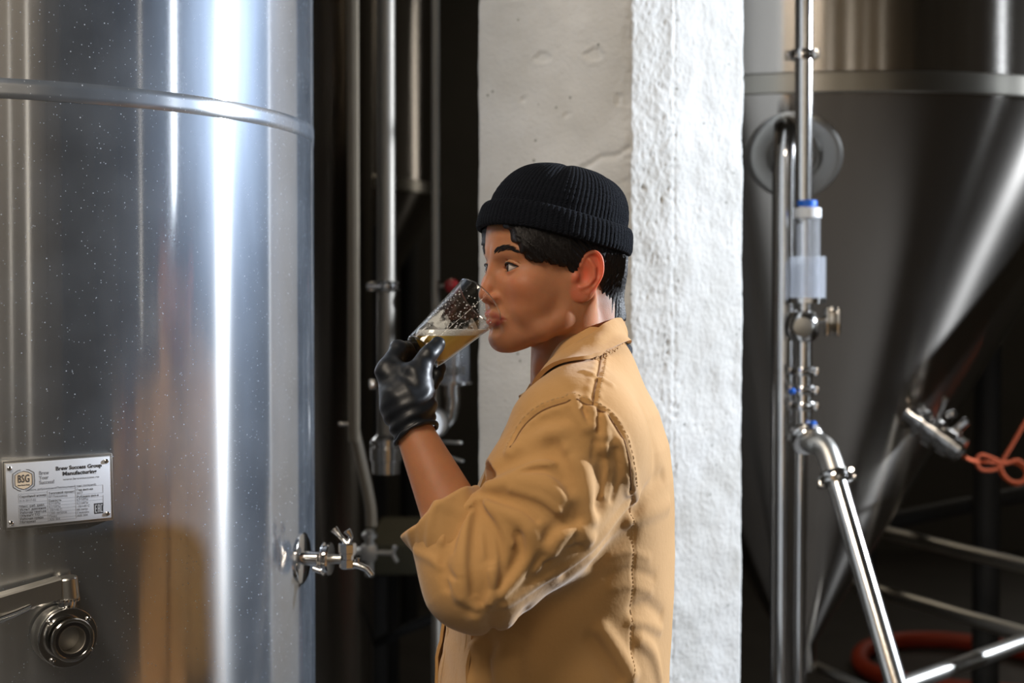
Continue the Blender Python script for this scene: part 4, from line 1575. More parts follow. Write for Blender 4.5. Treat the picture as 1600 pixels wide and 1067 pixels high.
# cloth folds, drawn as ridges (+) and valleys (-) lying on the cloth: points, height, width
RAW = [
    ([(886, 705), (908, 731), (919, 769), (925, 812)], 0.0052, 0.0105),
    ([(862, 700), (880, 740), (893, 790), (900, 830)], -0.0045, 0.011),
    ([(945, 720), (944, 760), (935, 790)], -0.0060, 0.013),
    ([(896, 622), (902, 645), (915, 668)], 0.0050, 0.0075),
    ([(925, 640), (926, 665)], 0.0045, 0.007), ([(944, 650), (946, 680)], 0.0040, 0.007),
    ([(935, 645), (936, 672)], -0.0035, 0.005), ([(912, 640), (918, 660)], -0.0035, 0.005),
    ([(826, 830), (829, 862), (812, 895), (784, 928)], 0.0075, 0.0070),
    ([(812, 838), (812, 866), (796, 893), (772, 922)], -0.0045, 0.0080),
    ([(766, 884), (772, 912), (766, 940)], 0.0065, 0.0065),
    ([(755, 880), (757, 910), (752, 938)], -0.0040, 0.0075),
    ([(748, 786), (757, 815), (763, 850), (766, 884)], -0.0060, 0.0060),
    ([(738, 792), (730, 830), (722, 880), (722, 930)], 0.0055, 0.010),
    ([(745, 792), (738, 830), (738, 880), (742, 925)], -0.0055, 0.008),
    ([(720, 800), (704, 840), (693, 880), (700, 915)], -0.0045, 0.008),
    ([(752, 782), (785, 800), (820, 818), (845, 850)], 0.0050, 0.010),
    ([(756, 774), (800, 780), (850, 800), (880, 820)], -0.0045, 0.011),
    ([(762, 760), (810, 752), (860, 762), (890, 780)], 0.0050, 0.012),
    ([(775, 735), (815, 715), (860, 705), (885, 710)], -0.0040, 0.012),
    ([(800, 705), (835, 680), (875, 672)], 0.0035, 0.012),
    ([(822, 690), (850, 662), (880, 655)], -0.0030, 0.011),
    ([(862, 860), (880, 835), (905, 828), (920, 842)], 0.0060, 0.010),
    ([(850, 845), (870, 822), (900, 812)], -0.0040, 0.009),
    ([(985, 795), (960, 830), (925, 868), (885, 898)], -0.0030, 0.009),
    ([(790, 944), (850, 905), (905, 872), (945, 832), (978, 790)], 0.0040, 0.0065),
    ([(650, 862), (672, 872), (688, 884)], 0.003, 0.006),
    # back and side of the body
    ([(992, 800), (1010, 770), (1035, 745)], -0.0040, 0.012),
    ([(987, 812), (1018, 800), (1042, 790)], 0.0035, 0.012),
    ([(930, 880), (960, 850), (984, 836)], -0.0030, 0.014),
    ([(955, 868), (985, 862), (1012, 872)], 0.0010, 0.0065),
    ([(950, 900), (985, 890), (1020, 902)], -0.0011, 0.008),
    ([(955, 920), (986, 915), (1015, 925)], 0.0010, 0.007),
    ([(990, 950), (1012, 945), (1032, 960)], -0.0022, 0.010),
    ([(985, 972), (1010, 975), (1032, 985)], 0.0018, 0.008),
    ([(940, 985), (955, 1005), (975, 1035), (985, 1055)], 0.0070, 0.011),
    ([(925, 1000), (945, 1030), (965, 1062)], -0.0040, 0.012),
    ([(1000, 1000), (1020, 1020), (1030, 1060)], 0.004, 0.010),
    ([(820, 960), (812, 1000), (806, 1067)], -0.0040, 0.014),
    ([(770, 965), (764, 1010), (760, 1067)], -0.0055, 0.010),
    ([(744, 965), (738, 1010), (735, 1067)], 0.0050, 0.010),
    ([(1005, 640), (1020, 690), (1026, 740)], -0.0025, 0.014),
    ([(972, 690), (985, 740), (995, 780)], 0.0030, 0.010),
    ([(915, 580), (935, 590), (955, 600)], 0.0020, 0.006),
    # sharp creases fanning out of the crook of the elbow
    ([(752, 790), (768, 818), (780, 850), (786, 890)], -0.0042, 0.0042), ([(760, 788), (784, 815), (800, 850)], 0.0036, 0.0050),
    ([(748, 800), (744, 840), (748, 880)], -0.0042, 0.0042), ([(735, 795), (715, 825), (706, 860)], -0.0036, 0.0042),
    ([(726, 795), (705, 815), (690, 845)], 0.0030, 0.0050), ([(770, 776), (812, 790), (838, 812)], -0.0036, 0.0045),
    ([(800, 765), (845, 778), (872, 800)], 0.0034, 0.0060), ([(815, 738), (850, 735), (880, 748)], -0.0036, 0.0050),
    ([(790, 752), (830, 728), (868, 722)], 0.0032, 0.0060), ([(835, 890), (868, 862), (892, 850)], 0.0036, 0.0050),
    ([(850, 880), (880, 855), (905, 855)], -0.0036, 0.0045), ([(945, 700), (950, 735), (945, 775)], 0.0040, 0.0060),
    ([(962, 705), (966, 740), (958, 780)], -0.0036, 0.0050), ([(930, 690), (928, 715)], -0.0030, 0.0045),
    ([(700, 905), (722, 935), (745, 950)], 0.0030, 0.0055), ([(690, 880), (706, 900), (722, 905)], -0.0028, 0.0045),
]
FOLDS = []
for pts_, hgt, wid in RAW:
    FOLDS.append(([np.array(p) for p in spline([on_jacket(*p) for p in pts_], 3)], hgt, wid))
# cloth seams: narrow grooves
SEAMS_PX = {
    'armhole': [(800, 702), (803, 690), (815, 668), (840, 645), (870, 632), (900, 627), (925, 636), (950, 650), (968, 675), (978, 705), (983, 740), (985, 765)],
    'yoke': [(941, 553), (936, 580), (930, 605), (926, 632)],
    'side': [(987, 765), (988, 800), (990, 850), (989, 900), (988, 950), (986, 1000), (985, 1070)],
}
SEAMS = {k: [np.array(p) for p in spline([on_jacket(*p) for p in v], 4)] for k, v in SEAMS_PX.items()}


def jacket_field(P):
    d = jacket_base(P)
    m = np.abs(d) < 0.03
    if m.any():
        Q = P[m]
        o = np.zeros(len(Q))
        for pts_, hgt, wid in FOLDS:
            c = pts_[len(pts_) // 2]
            reach = max(np.linalg.norm(p - c) for p in pts_) + wid * 2.6
            near = ((Q - c) ** 2).sum(1) < reach * reach
            if near.any():
                s = seg_dist(Q[near], pts_)
                o[near] += 1.35 * hgt * np.exp(-(s / (0.85 * wid)) ** 2)
        for nm_, pts_ in SEAMS.items():
            s = seg_dist(Q, pts_)
            if nm_ == 'side':
                o -= 0.0010 * np.exp(-(s / 0.0028) ** 2)
                continue
            o -= 0.0024 * np.exp(-(s / 0.0028) ** 2)
            o += 0.0009 * np.exp(-((s - 0.0070) / 0.0035) ** 2) * (1 + 0.45 * np.sin((Q @ np.array([310., 140., 420.]))))
        o += 0.0016 * vnoise(Q, 34, 3) + 0.0008 * vnoise(Q, 90, 5)
        d = d.copy()
        d[m] -= o
    return d


def cloth_material():
    m, nt, b = new_mat('tan_twill')
    b.inputs['Roughness'].default_value = 0.85
    b.inputs['Sheen Weight'].default_value = 0.22
    tc = N(nt, 'ShaderNodeTexCoord')
    n = N(nt, 'ShaderNodeTexNoise', i_Scale=9.0, i_Detail=8.0)
    nt.links.new(tc.outputs['Object'], n.inputs['Vector'])
    rp_ = N(nt, 'ShaderNodeValToRGB')
    rp_.color_ramp.elements[0].position = 0.3
    rp_.color_ramp.elements[0].color = (0.48, 0.260, 0.086, 1)
    rp_.color_ramp.elements[1].position = 0.7
    rp_.color_ramp.elements[1].color = (0.55, 0.306, 0.112, 1)
    nt.links.new(n.outputs['Fac'], rp_.inputs[0])
    nt.links.new(rp_.outputs[0], b.inputs['Base Color'])
    w = N(nt, 'ShaderNodeTexWave', i_Scale=420.0, i_Distortion=1.5)
    w.bands_direction = 'DIAGONAL'
    nt.links.new(tc.outputs['Object'], w.inputs['Vector'])
    n2 = N(nt, 'ShaderNodeTexNoise', i_Scale=160.0, i_Detail=5.0)
    nt.links.new(tc.outputs['Object'], n2.inputs['Vector'])
    ad = N(nt, 'ShaderNodeMath', operation='MULTIPLY_ADD')
    ad.inputs[1].default_value = 0.0
    nt.links.new(w.outputs['Fac'], ad.inputs[0])
    nt.links.new(n2.outputs['Fac'], ad.inputs[2])
    bp = N(nt, 'ShaderNodeBump', i_Strength=0.35, i_Distance=0.0012)
    nt.links.new(ad.outputs[0], bp.inputs['Height'])
    nt.links.new(bp.outputs[0], b.inputs['Normal'])
    return m


M['skin'] = skin_material()
M['cloth'] = cloth_material()
M['hair'] = plain('black_hair', (0.010, 0.008, 0.008), 0.5, bump=0.12, bscale=400, **{'Specular IOR Level': 0.25})
M['knit'] = plain('black_knit', (0.008, 0.010, 0.016), 0.9, noise=0.3, nscale=300, bump=0.8, bscale=700, **{'Specular IOR Level': 0.15})
M['glove'] = plain('black_nitrile', (0.009, 0.011, 0.015), 0.42, bump=0.12, bscale=30, **{'Specular IOR Level': 0.35})
M['dark_shirt'] = plain('dark_shirt', (0.02, 0.022, 0.03), 0.9)
M['thread'] = plain('tan_thread', (0.60, 0.40, 0.20), 0.8)
M['seam'] = plain('brown_seam_thread', (0.20, 0.095, 0.035), 0.85)  # darker brown stands in for the shade in the seam groove
M['denim'] = plain('dark_trousers', (0.03, 0.035, 0.05), 0.9)
M['button'] = plain('brown_button', (0.10, 0.06, 0.03), 0.4)

# ---- body: head, neck and forearm finely, the clothed rest coarsely, one mesh
hv, hf = surface_nets(head_field, to_world([0, 0, 20]) - np.array([0.150, 0.150, 0.225]), to_world([0, 0, 20]) + np.array([0.150, 0.150, 0.125]), 0.00165)
# (the fine part runs down into the collar, the coarse part takes over inside it)


def body_field(P):
    d = torso_field(P, -0.035)
    d = np.maximum(d, P[:, 2] - (at(900, 600, YC)[2]))
    d = smin(d, cap(P, at(905, 560, YC - 0.005), at(915, 640, YC), 0.054, 0.075), 0.03)
    ua = chain(P, [SH + np.array([0, 0.02, -0.01]), EL], [0.055, 0.042], 0.02)
    d = smin(d, ua, 0.02)
    d = smin(d, chain(P, [SHF, ELF, ELF + np.array([-0.03, -0.0, -0.25])], [0.052, 0.04, 0.03], 0.02), 0.02)
    for s in (-0.095, 0.095):
        d = smin(d, chain(P, [np.array([0.10, YC + s, 0.95]), np.array([0.09, YC + s, 0.50]), np.array([0.11, YC + s, 0.09])], [0.095, 0.06, 0.045], 0.02), 0.04)
        d = smin(d, cap(P, np.array([0.12, YC + s, 0.045]), np.array([-0.05, YC + s, 0.032]), 0.042, 0.032), 0.03)
    return d


bv_, bf_ = surface_nets(body_field, (-0.22, 1.50, -0.02), (0.34, 2.28, 1.56), 0.007)
fv, ff_ = surface_nets(lambda P: arm_field(P), np.minimum(EL, WR) - 0.06, np.maximum(EL, WR) + 0.07, 0.003)
allv = np.concatenate([hv, bv_, fv]); allf = np.concatenate([hf, bf_ + len(hv), ff_ + len(hv) + len(bv_)])
person = fast_mesh('person', allv, allf, M['skin'])
tag(person, 'person in a black beanie and tan work jacket sipping from a tilted glass of beer', 'person')
# skin tint: lips, warmer cheeks and ears
Q = to_head(allv); Qa = Q.copy(); Qa[:, 1] = np.abs(Q[:, 1])
col = np.tile(np.array([*SKIN, 1.0]), (len(allv), 1))
ul = chain(Qa, [(79.5, 0, -61.5), (78, 8, -62.6), (72, 18, -66), (66, 24, -68.5)], [4.0, 4.2, 3.0, 1.2])
ll = chain(Qa, [(78.5, 0, -72.6), (76, 9, -72.2), (71, 18, -70.8), (66, 23, -69)], [4.2, 4.0, 3.0, 1.2])
lipm = smooth01(1 - (np.minimum(ul, ll) - 0.4) / 1.8)[:, None]
ch = np.exp(-(((Qa - np.array([60, 38, -32])) / 22) ** 2).sum(1))[:, None] * 0.25
earm = smooth01(1 - ear_field(Qa) / 3.0)[:, None] * 0.6
nosem = np.exp(-(((Qa - np.array([86, 0, -40])) / 14) ** 2).sum(1))[:, None] * 0.3
red = np.clip(ch + earm + nosem, 0, 0.6)
inhead = (Q[:, 2] > -120)[:, None]
col[:, :3] = np.where(inhead, col[:, :3] * (1 - red) + np.array([0.60, 0.13, 0.07]) * red, col[:, :3])
col[:, :3] = np.where(inhead, col[:, :3] * (1 - lipm) + np.array(LIP) * lipm, col[:, :3])
# faint stubble on jaw and lip
stub = (smooth01((-58 - Q[:, 2]) / 14) * smooth01((Q[:, 2] + 125) / 25) * smooth01((Q[:, 0] - 20) / 30))[:, None] * 0.10 * (1 - lipm)
col[:, :3] = np.where(inhead, col[:, :3] * (1 - stub) + np.array([0.16, 0.12, 0.11]) * stub, col[:, :3])
nape = (smooth01((-40 - Q[:, 0]) / 25) * smooth01((Q[:, 2] + 70) / 40))[:, None] * 0.55
col[:, :3] = np.where(inhead, col[:, :3] * (1 - nape) + np.array([0.03, 0.025, 0.025]) * nape, col[:, :3])
ca = person.data.color_attributes.new('tint', 'FLOAT_COLOR', 'POINT')
ca.data.foreach_set('color', col.astype(np.float32).ravel())

# ---- eyes
m, nt, b = new_mat('eye')
b.inputs['Roughness'].default_value = 0.06
b.inputs['Specular IOR Level'].default_value = 0.6
ag = N(nt, 'ShaderNodeAttribute', attribute_name='tint')
nt.links.new(ag.outputs['Color'], b.inputs['Base Color'])
gaze = np.array([0.955, -0.29, 0.02]); gaze /= np.linalg.norm(gaze)
for sgn in (1, -1):
    vs, fs = [], []
    nn, mm_ = 56, 40
    mrot = frame((0, 0, 0), Vector(gaze)).to_3x3()
    cols = []
    for i in range(mm_ + 1):
        th = PI * (i / mm_) ** 1.35
        for k in range(nn):
            a = 2 * PI * k / nn
            rr = 12.6 + 0.9 * max(0, 1 - (th / 0.5)) ** 0.8
            if th > 0.5: rr = 12.6
            p = np.array(mrot @ Vector((math.sin(th) * math.cos(a), math.sin(th) * math.sin(a), math.cos(th)))) * rr
            vs.append(to_world(p + EYE * np.array([1, sgn, 1])))
            if th < 0.20: c = (0.004, 0.004, 0.004)
            elif th < 0.47: c = (0.030, 0.014, 0.008)
            elif th < 0.52: c = (0.02, 0.012, 0.01)
            else:
                q_ = min(1, (th - 0.52) / 0.7)
                c = (0.62 - 0.12 * q_, 0.58 - 0.22 * q_, 0.55 - 0.24 * q_)
            cols.append((*c, 1))
    for i in range(mm_):
        for k in range(nn):
            k2 = (k + 1) % nn
            fs.append((i * nn + k, (i + 1) * nn + k, (i + 1) * nn + k2, i * nn + k2))
    eo = mesh_obj('eye', vs, fs, m, person)
    ca = eo.data.color_attributes.new('tint', 'FLOAT_COLOR', 'POINT')
    ca.data.foreach_set('color', np.array(cols, np.float32).ravel())
    # lashes: dark line on the edge of the upper lid
    lash = MB()
    pts_, rr_ = [], []
    for u in np.linspace(-0.97, 1.0, 26):
        y = 31 + 14.5 * u
        z = 0.8 * u - 0.3 + 6.1 * (1 - abs(u) ** 2.3) - 0.15
        q_ = 14.45 ** 2 - (y - 31) ** 2 - z ** 2
        x = EYE[0] + math.sqrt(max(q_, 4))
        pts_.append(to_world((x + 0.35, sgn * y, z + EYE[2])))
        rr_.append(0.00030 + 0.00065 * (1 - abs(u) ** 3) + (0.0002 if u > 0 else 0))
    lash.tube(pts_, rr_, 7)
    pts_, rr_ = [], []
    for u in np.linspace(-0.6, 0.98, 20):
        y = 31 + 14.5 * u
        z = 0.8 * u - 0.3 - 4.9 * (1 - abs(u) ** 2.0) + 0.1
        q_ = 14.4 ** 2 - (y - 31) ** 2 - z ** 2
        x = EYE[0] + math.sqrt(max(q_, 4))
        pts_.append(to_world((x + 0.1, sgn * y, z + EYE[2])))
        rr_.append(0.00018 + 0.0001 * (1 - abs(u) ** 3))
    lash.tube(pts_, rr_, 6)
    lash.build('eyelashes', M['hair'], person)
    # brow hairs
    bw_ = MB()
    rs = random.Random(5)
    for k in range(150):
        t = rs.random()
        yb = 13 + 36 * t
        zb = 16.0 + 5.5 * math.sin(min(1, t / 0.68) * PI / 2) - 6.5 * max(0, t - 0.68) / 0.32
        wdt = (3.3 - 2.3 * max(0, t - 0.45) / 0.55) * (0.72 if t < 0.08 else 1)
        z0_ = zb + (rs.random() - 0.5) * 2 * wdt
        p0 = np.array([0, yb, z0_]); L_ = 6.5 + 3 * rs.random()
        dirv = np.array([0, 0.72 + 0.25 * t, 0.62 - 1.0 * t]); dirv /= np.linalg.norm(dirv)
        p1 = p0 + dirv * L_
        w3 = []
        for q_, lift in ((p0, -0.3), ((p0 + p1) / 2, 0.9), (p1, 0.35)):
            xs = np.linspace(50, 95, 46)
            PP = np.stack([xs, np.full(46, q_[1]), np.full(46, q_[2])], 1)
            dd = head_field(to_world(PP)) * 1000
            j = np.argmax(dd > 0)
            x_ = xs[j - 1] + (xs[j] - xs[j - 1]) * (-dd[j - 1]) / (dd[j] - dd[j - 1] + 1e-9)
            w3.append(to_world((x_ + lift, sgn * q_[1], q_[2])))
        bw_.tube(w3, [0.00038, 0.00034, 0.00010], 4)
    bw_.build('eyebrow', M['hair'], person)
# ------------------------------------------------------------------ beanie
BC = np.array([-12.0, 0, 31.5])
BT = R(11.0)
BF = np.array([math.cos(BT), 0, math.sin(BT)])       # forward, tipped up
BL = np.array([0, 1.0, 0])
BU = np.array([-math.sin(BT), 0, math.cos(BT)])
NR, PER = 88, 6
NA = NR * PER


def knit_rows(rows, amp, close_top=False):
    """rows: (height, half length, half width, rib depth)"""
    vs, fs = [], []
    for (w, a, b_, am) in rows:
        for k in range(NA):
            th = 2 * PI * k / NA
            rib = abs(math.cos(NR * th / 2)) ** 0.6
            jit = 0.25 * mnoise.noise(Vector((th * 30, w * 0.35, 0)))
            st = 0.22 * math.sin(w * 2.6 + (k % 2) * 0.4)
            o = am * (rib - 0.6) + (jit + st) * (1 if am > 0.1 else 0)
            p = BC + BF * (a + o) * math.cos(th) + BL * (b_ + o) * math.sin(th) + BU * w
            vs.append(to_world(p))
    n = len(rows)
    for i in range(n - 1):
        for k in range(NA):
            k2 = (k + 1) % NA
            fs.append((i * NA + k, i * NA + k2, (i + 1) * NA + k2, (i + 1) * NA + k))
    return vs, fs


rows = []
A0, B0 = 95.5, 82.0
# crown
for t in np.linspace(0, 1, 60):
    ang = t * PI / 2
    prof = math.cos(ang) ** 0.62
    w = 22 + 76.5 * math.sin(ang) ** 0.92
    if t > 0.93: prof = prof
    shift = 0
    rows.append((w, (A0 - 1.5) * prof + 0.3, (B0 - 1.5) * prof + 0.3, 1.7 * min(1, prof * 1.5) if prof > 0.04 else 0.0))
vs, fs = knit_rows(rows, 1)
# soft dents where the crown was decreased, and a small peak
V = np.array(vs); Qh = to_head(V)
rel = Qh - BC
wv = rel @ BU
for th0, dep in ((0.9, 3.2), (2.35, 3.0), (3.9, 3.0), (5.3, 3.0)):
    thv = np.arctan2(rel @ BL, rel @ BF)
    dth = np.angle(np.exp(1j * (thv - th0)))
    fac = np.exp(-(dth / 0.16) ** 2) * smooth01((wv - 50) / 35)
    rad = (rel - np.outer(wv, BU))
    Qh -= rad / (np.linalg.norm(rad, axis=1, keepdims=True) + 1e-6) * (fac * dep)[:, None] + np.outer(fac * dep * 0.4, BU)
# the crown slumps to the back
Qh[:, 0] -= 7.0 * smooth01((wv - 20) / 70)
vs = to_world(Qh)
crown = mesh_obj('beanie', vs, fs + [tuple(range((len(rows) - 1) * NA, len(rows) * NA))], M['knit'], person)
crown['label'] = 'black ribbed knit beanie with a turned-up cuff'
# turned-up cuff: a fat rolled band
rows = []
H0, H1, TH = -1.0, 33.5, 6.2
for t in np.linspace(0, 1, 34):
    # closed section walked from inside bottom, out, up, over to the inside
    ang = -PI / 2 + t * 1.75 * PI - 0.25
    sx, sz = math.cos(ang), math.sin(ang)
    px_ = math.copysign(abs(sx) ** 0.75, sx); pz_ = math.copysign(abs(sz) ** 0.62, sz)
    w = (H0 + H1) / 2 + pz_ * (H1 - H0) / 2
    lean = -2.2 * (w - 16) / 17
    rows.append((w, A0 + 2.6 + px_ * TH + lean, B0 + 2.6 + px_ * TH + lean, 2.0 if sx > -0.3 else 0.6))
vs, fs = knit_rows(rows, 1)
Qh = to_head(np.array(vs)); rel = Qh - BC
thv = np.arctan2(rel @ BL, rel @ BF)
Qh += np.outer(1.6 * np.sin(thv * 2 + 0.6) + 1.0 * np.sin(thv * 3), BU)
mesh_obj('cuff', to_world(Qh), fs, M['knit'], crown)

# ------------------------------------------------------------------ hair
SIDE = [(76, 70), (73, 55), (69.5, 40), (64, 22), (56, 9), (46, 2), (34, 5), (20, -1), (8, -2), (1, -9), (-4, -17), (-9, -15), (-9, 0), (-14, 14), (-30, 16), (-42, 8), (-47, -8), (-52, -26), (-58, -52), (-68, -68), (-80, -72), (-130, -70), (-130, 80), (76, 80)]


def hair_field(P):
    Q = to_head(P)
    Qa = Q.copy(); Qa[:, 1] = np.abs(Qa[:, 1])
    base = smin(ell(Qa, (-12, 0, 30), (92, 75, 92)), ell(Qa, (26, 0, -20), (53, 60, 62)), 14)
    base = smin(base, cap(Q, (-64, 0, -10), (-70, 0, -185), 40, 56), 16)
    base = smin(base, cap(Qa, (70, 9, 17), (58, 42, 18), 9.0, 8.5), 9)
    reg = poly2(Q[:, 0], Q[:, 2], SIDE)
    fr_ = smooth01((Q[:, 0] + 45) / 15)
    s_ = fr_ * (0.67 * Q[:, 0] - 0.74 * Q[:, 2]) + (1 - fr_) * (0.8 * Q[:, 1] + 0.6 * Q[:, 0] + 0.25 * Q[:, 2])
    strand = np.sin(s_ * 1.1 + 0.9 * np.sin(s_ * 0.37)) * 0.8 + np.sin(s_ * 2.1 + 1.7) * 0.4
    reg = reg + 1.2 * np.sin(Q[:, 0] * 0.42 + Q[:, 2] * 0.25) + 0.5 * np.sin(Q[:, 0] * 1.1)
    thick = 5.5 - 3.5 * smooth01((-10 - Q[:, 2]) / 40) + 3.5 * smooth01((Q[:, 0] - 25) / 30) * smooth01((Q[:, 2]) / 25)
    top = (Q - BC) @ BU - 16
    back = smooth01((-60 - Q[:, 0]) / 20) * smooth01((Q[:, 2] + 40) / 30) * 2.5
    d = base - thick - back - strand
    d = smax(d, reg * 0.7, 3.0)
    d = smax(d, top, 4)
    return d / 1000.0


ha, hb_ = surface_nets(hair_field, to_world([0, 0, 0]) - 0.135, to_world([0, 0, 0]) + np.array([0.135, 0.135, 0.075]), 0.0017)
fast_mesh('hair', ha, hb_, M['hair'], person)
# loose strands over the temple, in front of and behind the ear
stm = MB()
rs = random.Random(11)


def scalp_x(y, z):
    xs = np.linspace(20, 100, 60)
    dd = head_field(to_world(np.stack([xs, np.full(60, y), np.full(60, z)], 1)))
    j = np.argmax(dd > 0)
    return xs[j]


def scalp_y(x, z):
    ys = np.linspace(25, 110, 80)
    PP = to_world(np.stack([np.full(80, x), ys, np.full(80, z)], 1))
    dd = np.minimum(hair_field(PP), 9)
    dd2 = ell(to_head(PP), (-12, 0, 30), (92, 75, 92)) / 1000
    dd2 = np.minimum(dd2, ell(to_head(PP), (26, 0, -20), (53, 60, 62)) / 1000)
    v = np.minimum(dd, dd2)
    ins = np.where(v < 0)[0]
    return ys[ins[-1]] if len(ins) else 70


for side in (1, -1):
    for k in range(480 if side > 0 else 80):
        t = rs.random()
        if t < 0.72:      # fringe sweeping back and down over the temple
            x0 = 68 - 60 * rs.random(); z0 = 50 - 0.25 * (68 - x0) - 6 * rs.random()
            x1 = x0 - 6 - 10 * rs.random(); z1 = 4 + 20 * max(0, (x0 - 45)) / 25 - 4 + 8 * rs.random() - 6 * (x0 < 12)
        else:             # back of the head, behind the ear
            x0 = -50 - 42 * rs.random(); z0 = 16 - 8 * rs.random()
            x1 = x0 + 8 * rs.random() - 2; z1 = -8 - 26 * rs.random()
        pts_ = []
        for q_ in np.linspace(0, 1, 6):
            x_ = x0 + (x1 - x0) * q_ ** 1.4
            z_ = z0 + (z1 - z0) * q_
            y_ = scalp_y(x_, z_) + 0.7 + 0.9 * rs.random()
            pts_.append(to_world((x_, side * y_, z_)))
        stm.tube(pts_, [0.0006, 0.0007, 0.0006, 0.0005, 0.0004, 0.00015], 4)
st_o = stm.build('hair_strands', M['hair'], person)
st_o['kind'] = 'stuff'

# ------------------------------------------------------------------ jacket
jv, jf = surface_nets(jacket_field, (-0.22, 1.48, 0.88), (0.34, 2.30, 1.56), 0.0027)
jk = fast_mesh('jacket', jv, jf, M['cloth'], person)
jk['label'] = 'tan cotton work jacket with rolled sleeves'


def strip(name, A_, B_, mat, parent, thick=0.003, outward=None, bulge=0.0, nw=6, noise_=0.0, clear_of=None):
    """cloth strip lofted between two rows of points, given thickness"""
    n = len(A_)
    vs, fs = [], []
    lay = []
    for i in range(n):
        a, b2 = np.array(A_[i]), np.array(B_[i])
        along = (np.array(A_[min(i + 1, n - 1)]) - np.array(A_[max(i - 1, 0)]))
        nr = np.cross(b2 - a, along)
        nr /= np.linalg.norm(nr) + 1e-9
        if outward is not None and nr @ (np.array(outward(a)) if callable(outward) else np.array(outward)) < 0: nr = -nr
        row = []
        for k in range(nw + 1):
            t = k / nw
            p = a + (b2 - a) * t + nr * bulge * math.sin(PI * t)
            if noise_: p = p + nr * noise_ * mnoise.noise(Vector(p * 40))
            row.append((p, nr))
        lay.append(row)
    if clear_of is not None:      # keep the cloth lying on top of what it covers
        PP = np.array([p for row in lay for (p, nr) in row])
        tt = np.tile(np.linspace(0, 1, nw + 1), n)
        for _ in range(4):
            dd = clear_of(PP)
            gg = grad(clear_of, PP, 0.003)
            gg /= np.linalg.norm(gg, axis=1, keepdims=True) + 1e-9
            PP = PP + gg * np.maximum(0.0052 - dd, 0)[:, None] * (tt > 0.05)[:, None]
        W_ = nw + 1
        lay = [[(PP[i * W_ + k], lay[i][k][1]) for k in range(W_)] for i in range(n)]
    for sgn in (0.5, -0.5):
        for row in lay:
            for (p, nr) in row:
                vs.append(p + nr * thick * sgn)
    W = nw + 1
    off = n * W
    for i in range(n - 1):
        for k in range(nw):
            q_ = (i * W + k, (i + 1) * W + k, (i + 1) * W + k + 1, i * W + k + 1)
            fs.append(q_)
            fs.append(tuple(off + j for j in reversed(q_)))
    for i in range(n - 1):
        for k in (0, nw):
            fs.append((i * W + k, off + i * W + k, off + (i + 1) * W + k, (i + 1) * W + k))
    for k in range(nw):
        for i in (0, n - 1):
            fs.append((i * W + k, i * W + k + 1, off + i * W + k + 1, off + i * W + k))
    o = mesh_obj(name, vs, fs, mat, parent, True, 50)
    bm = bmesh.new(); bm.from_mesh(o.data)
    bmesh.ops.recalc_face_normals(bm, faces=bm.faces[:])
    bm.to_mesh(o.data); bm.free()
    return o


# collar, near half from the outline, far half mirrored across the body
YN = YC - 0.012
top_px = [(967, 497, 0.000), (958, 498, -0.030), (940, 510, -0.058), (915, 532, -0.077), (890, 557, -0.084), (868, 580, -0.078), (848, 602, -0.060), (832, 617, -0.040), (822, 624, -0.026)]
bot_px = [(974, 541, 0.004), (966, 546, -0.042), (945, 557, -0.085), (918, 575, -0.112), (893, 592, -0.118), (868, 606, -0.108), (845, 620, -0.085), (828, 634, -0.060), (819, 640, -0.044)]
TOPc = spline([at(x, y, YN + d) for x, y, d in top_px], 5)
BOTc = spline([at(x, y, YN + d * 1.20) for x, y, d in bot_px], 5)


def mir(p):
    return np.array([p[0], 2 * YN - p[1], p[2]])


TOPa = [mir(p) for p in reversed(TOPc[1:])] + TOPc
BOTa = [mir(p) for p in reversed(BOTc[1:])] + BOTc
cen = np.array([at(895, 560, YN)[0], YN, at(895, 560, YN)[2]])
col_o = strip('collar', TOPa, BOTa, M['cloth'], jk, 0.0055, lambda a: a - cen, 0.0055, 10, 0.003, jacket_field)
# inside of the collar stand
INa = [p + (cen - p) * np.array([0.16, 0.16, 0.0]) + np.array([0, 0, -0.030]) for p in TOPa]
strip('collar_stand', [p + np.array([0, 0, -0.0008]) for p in TOPa], INa, M['cloth'], col_o, 0.0025, None, 0.0, 4)
# stitched pleats along the collar seam: short ridges
stc = MB()
for k in range(34):
    t = 0.10 + 0.62 * k / 33
    i = t * (len(BOTc) - 1); i0 = int(i); f_ = i - i0
    b0 = BOTc[i0] * (1 - f_) + BOTc[min(i0 + 1, len(BOTc) - 1)] * f_
    t0 = TOPc[i0] * (1 - f_) + TOPc[min(i0 + 1, len(TOPc) - 1)] * f_
    o_ = (b0 - cen); o_ /= np.linalg.norm(o_)
    for (u0_, u1_) in ((0.02, 0.11), (0.15, 0.24)):
        lift = lambda u: o_ * (0.0085 + 0.0045 * math.sin(PI * u))
        stc.tube([b0 + (t0 - b0) * u0_ + lift(u0_), b0 + (t0 - b0) * u1_ + lift(u1_)], 0.0007, 5)
stc.build('stitching', M['thread'], col_o)['kind'] = 'stuff'

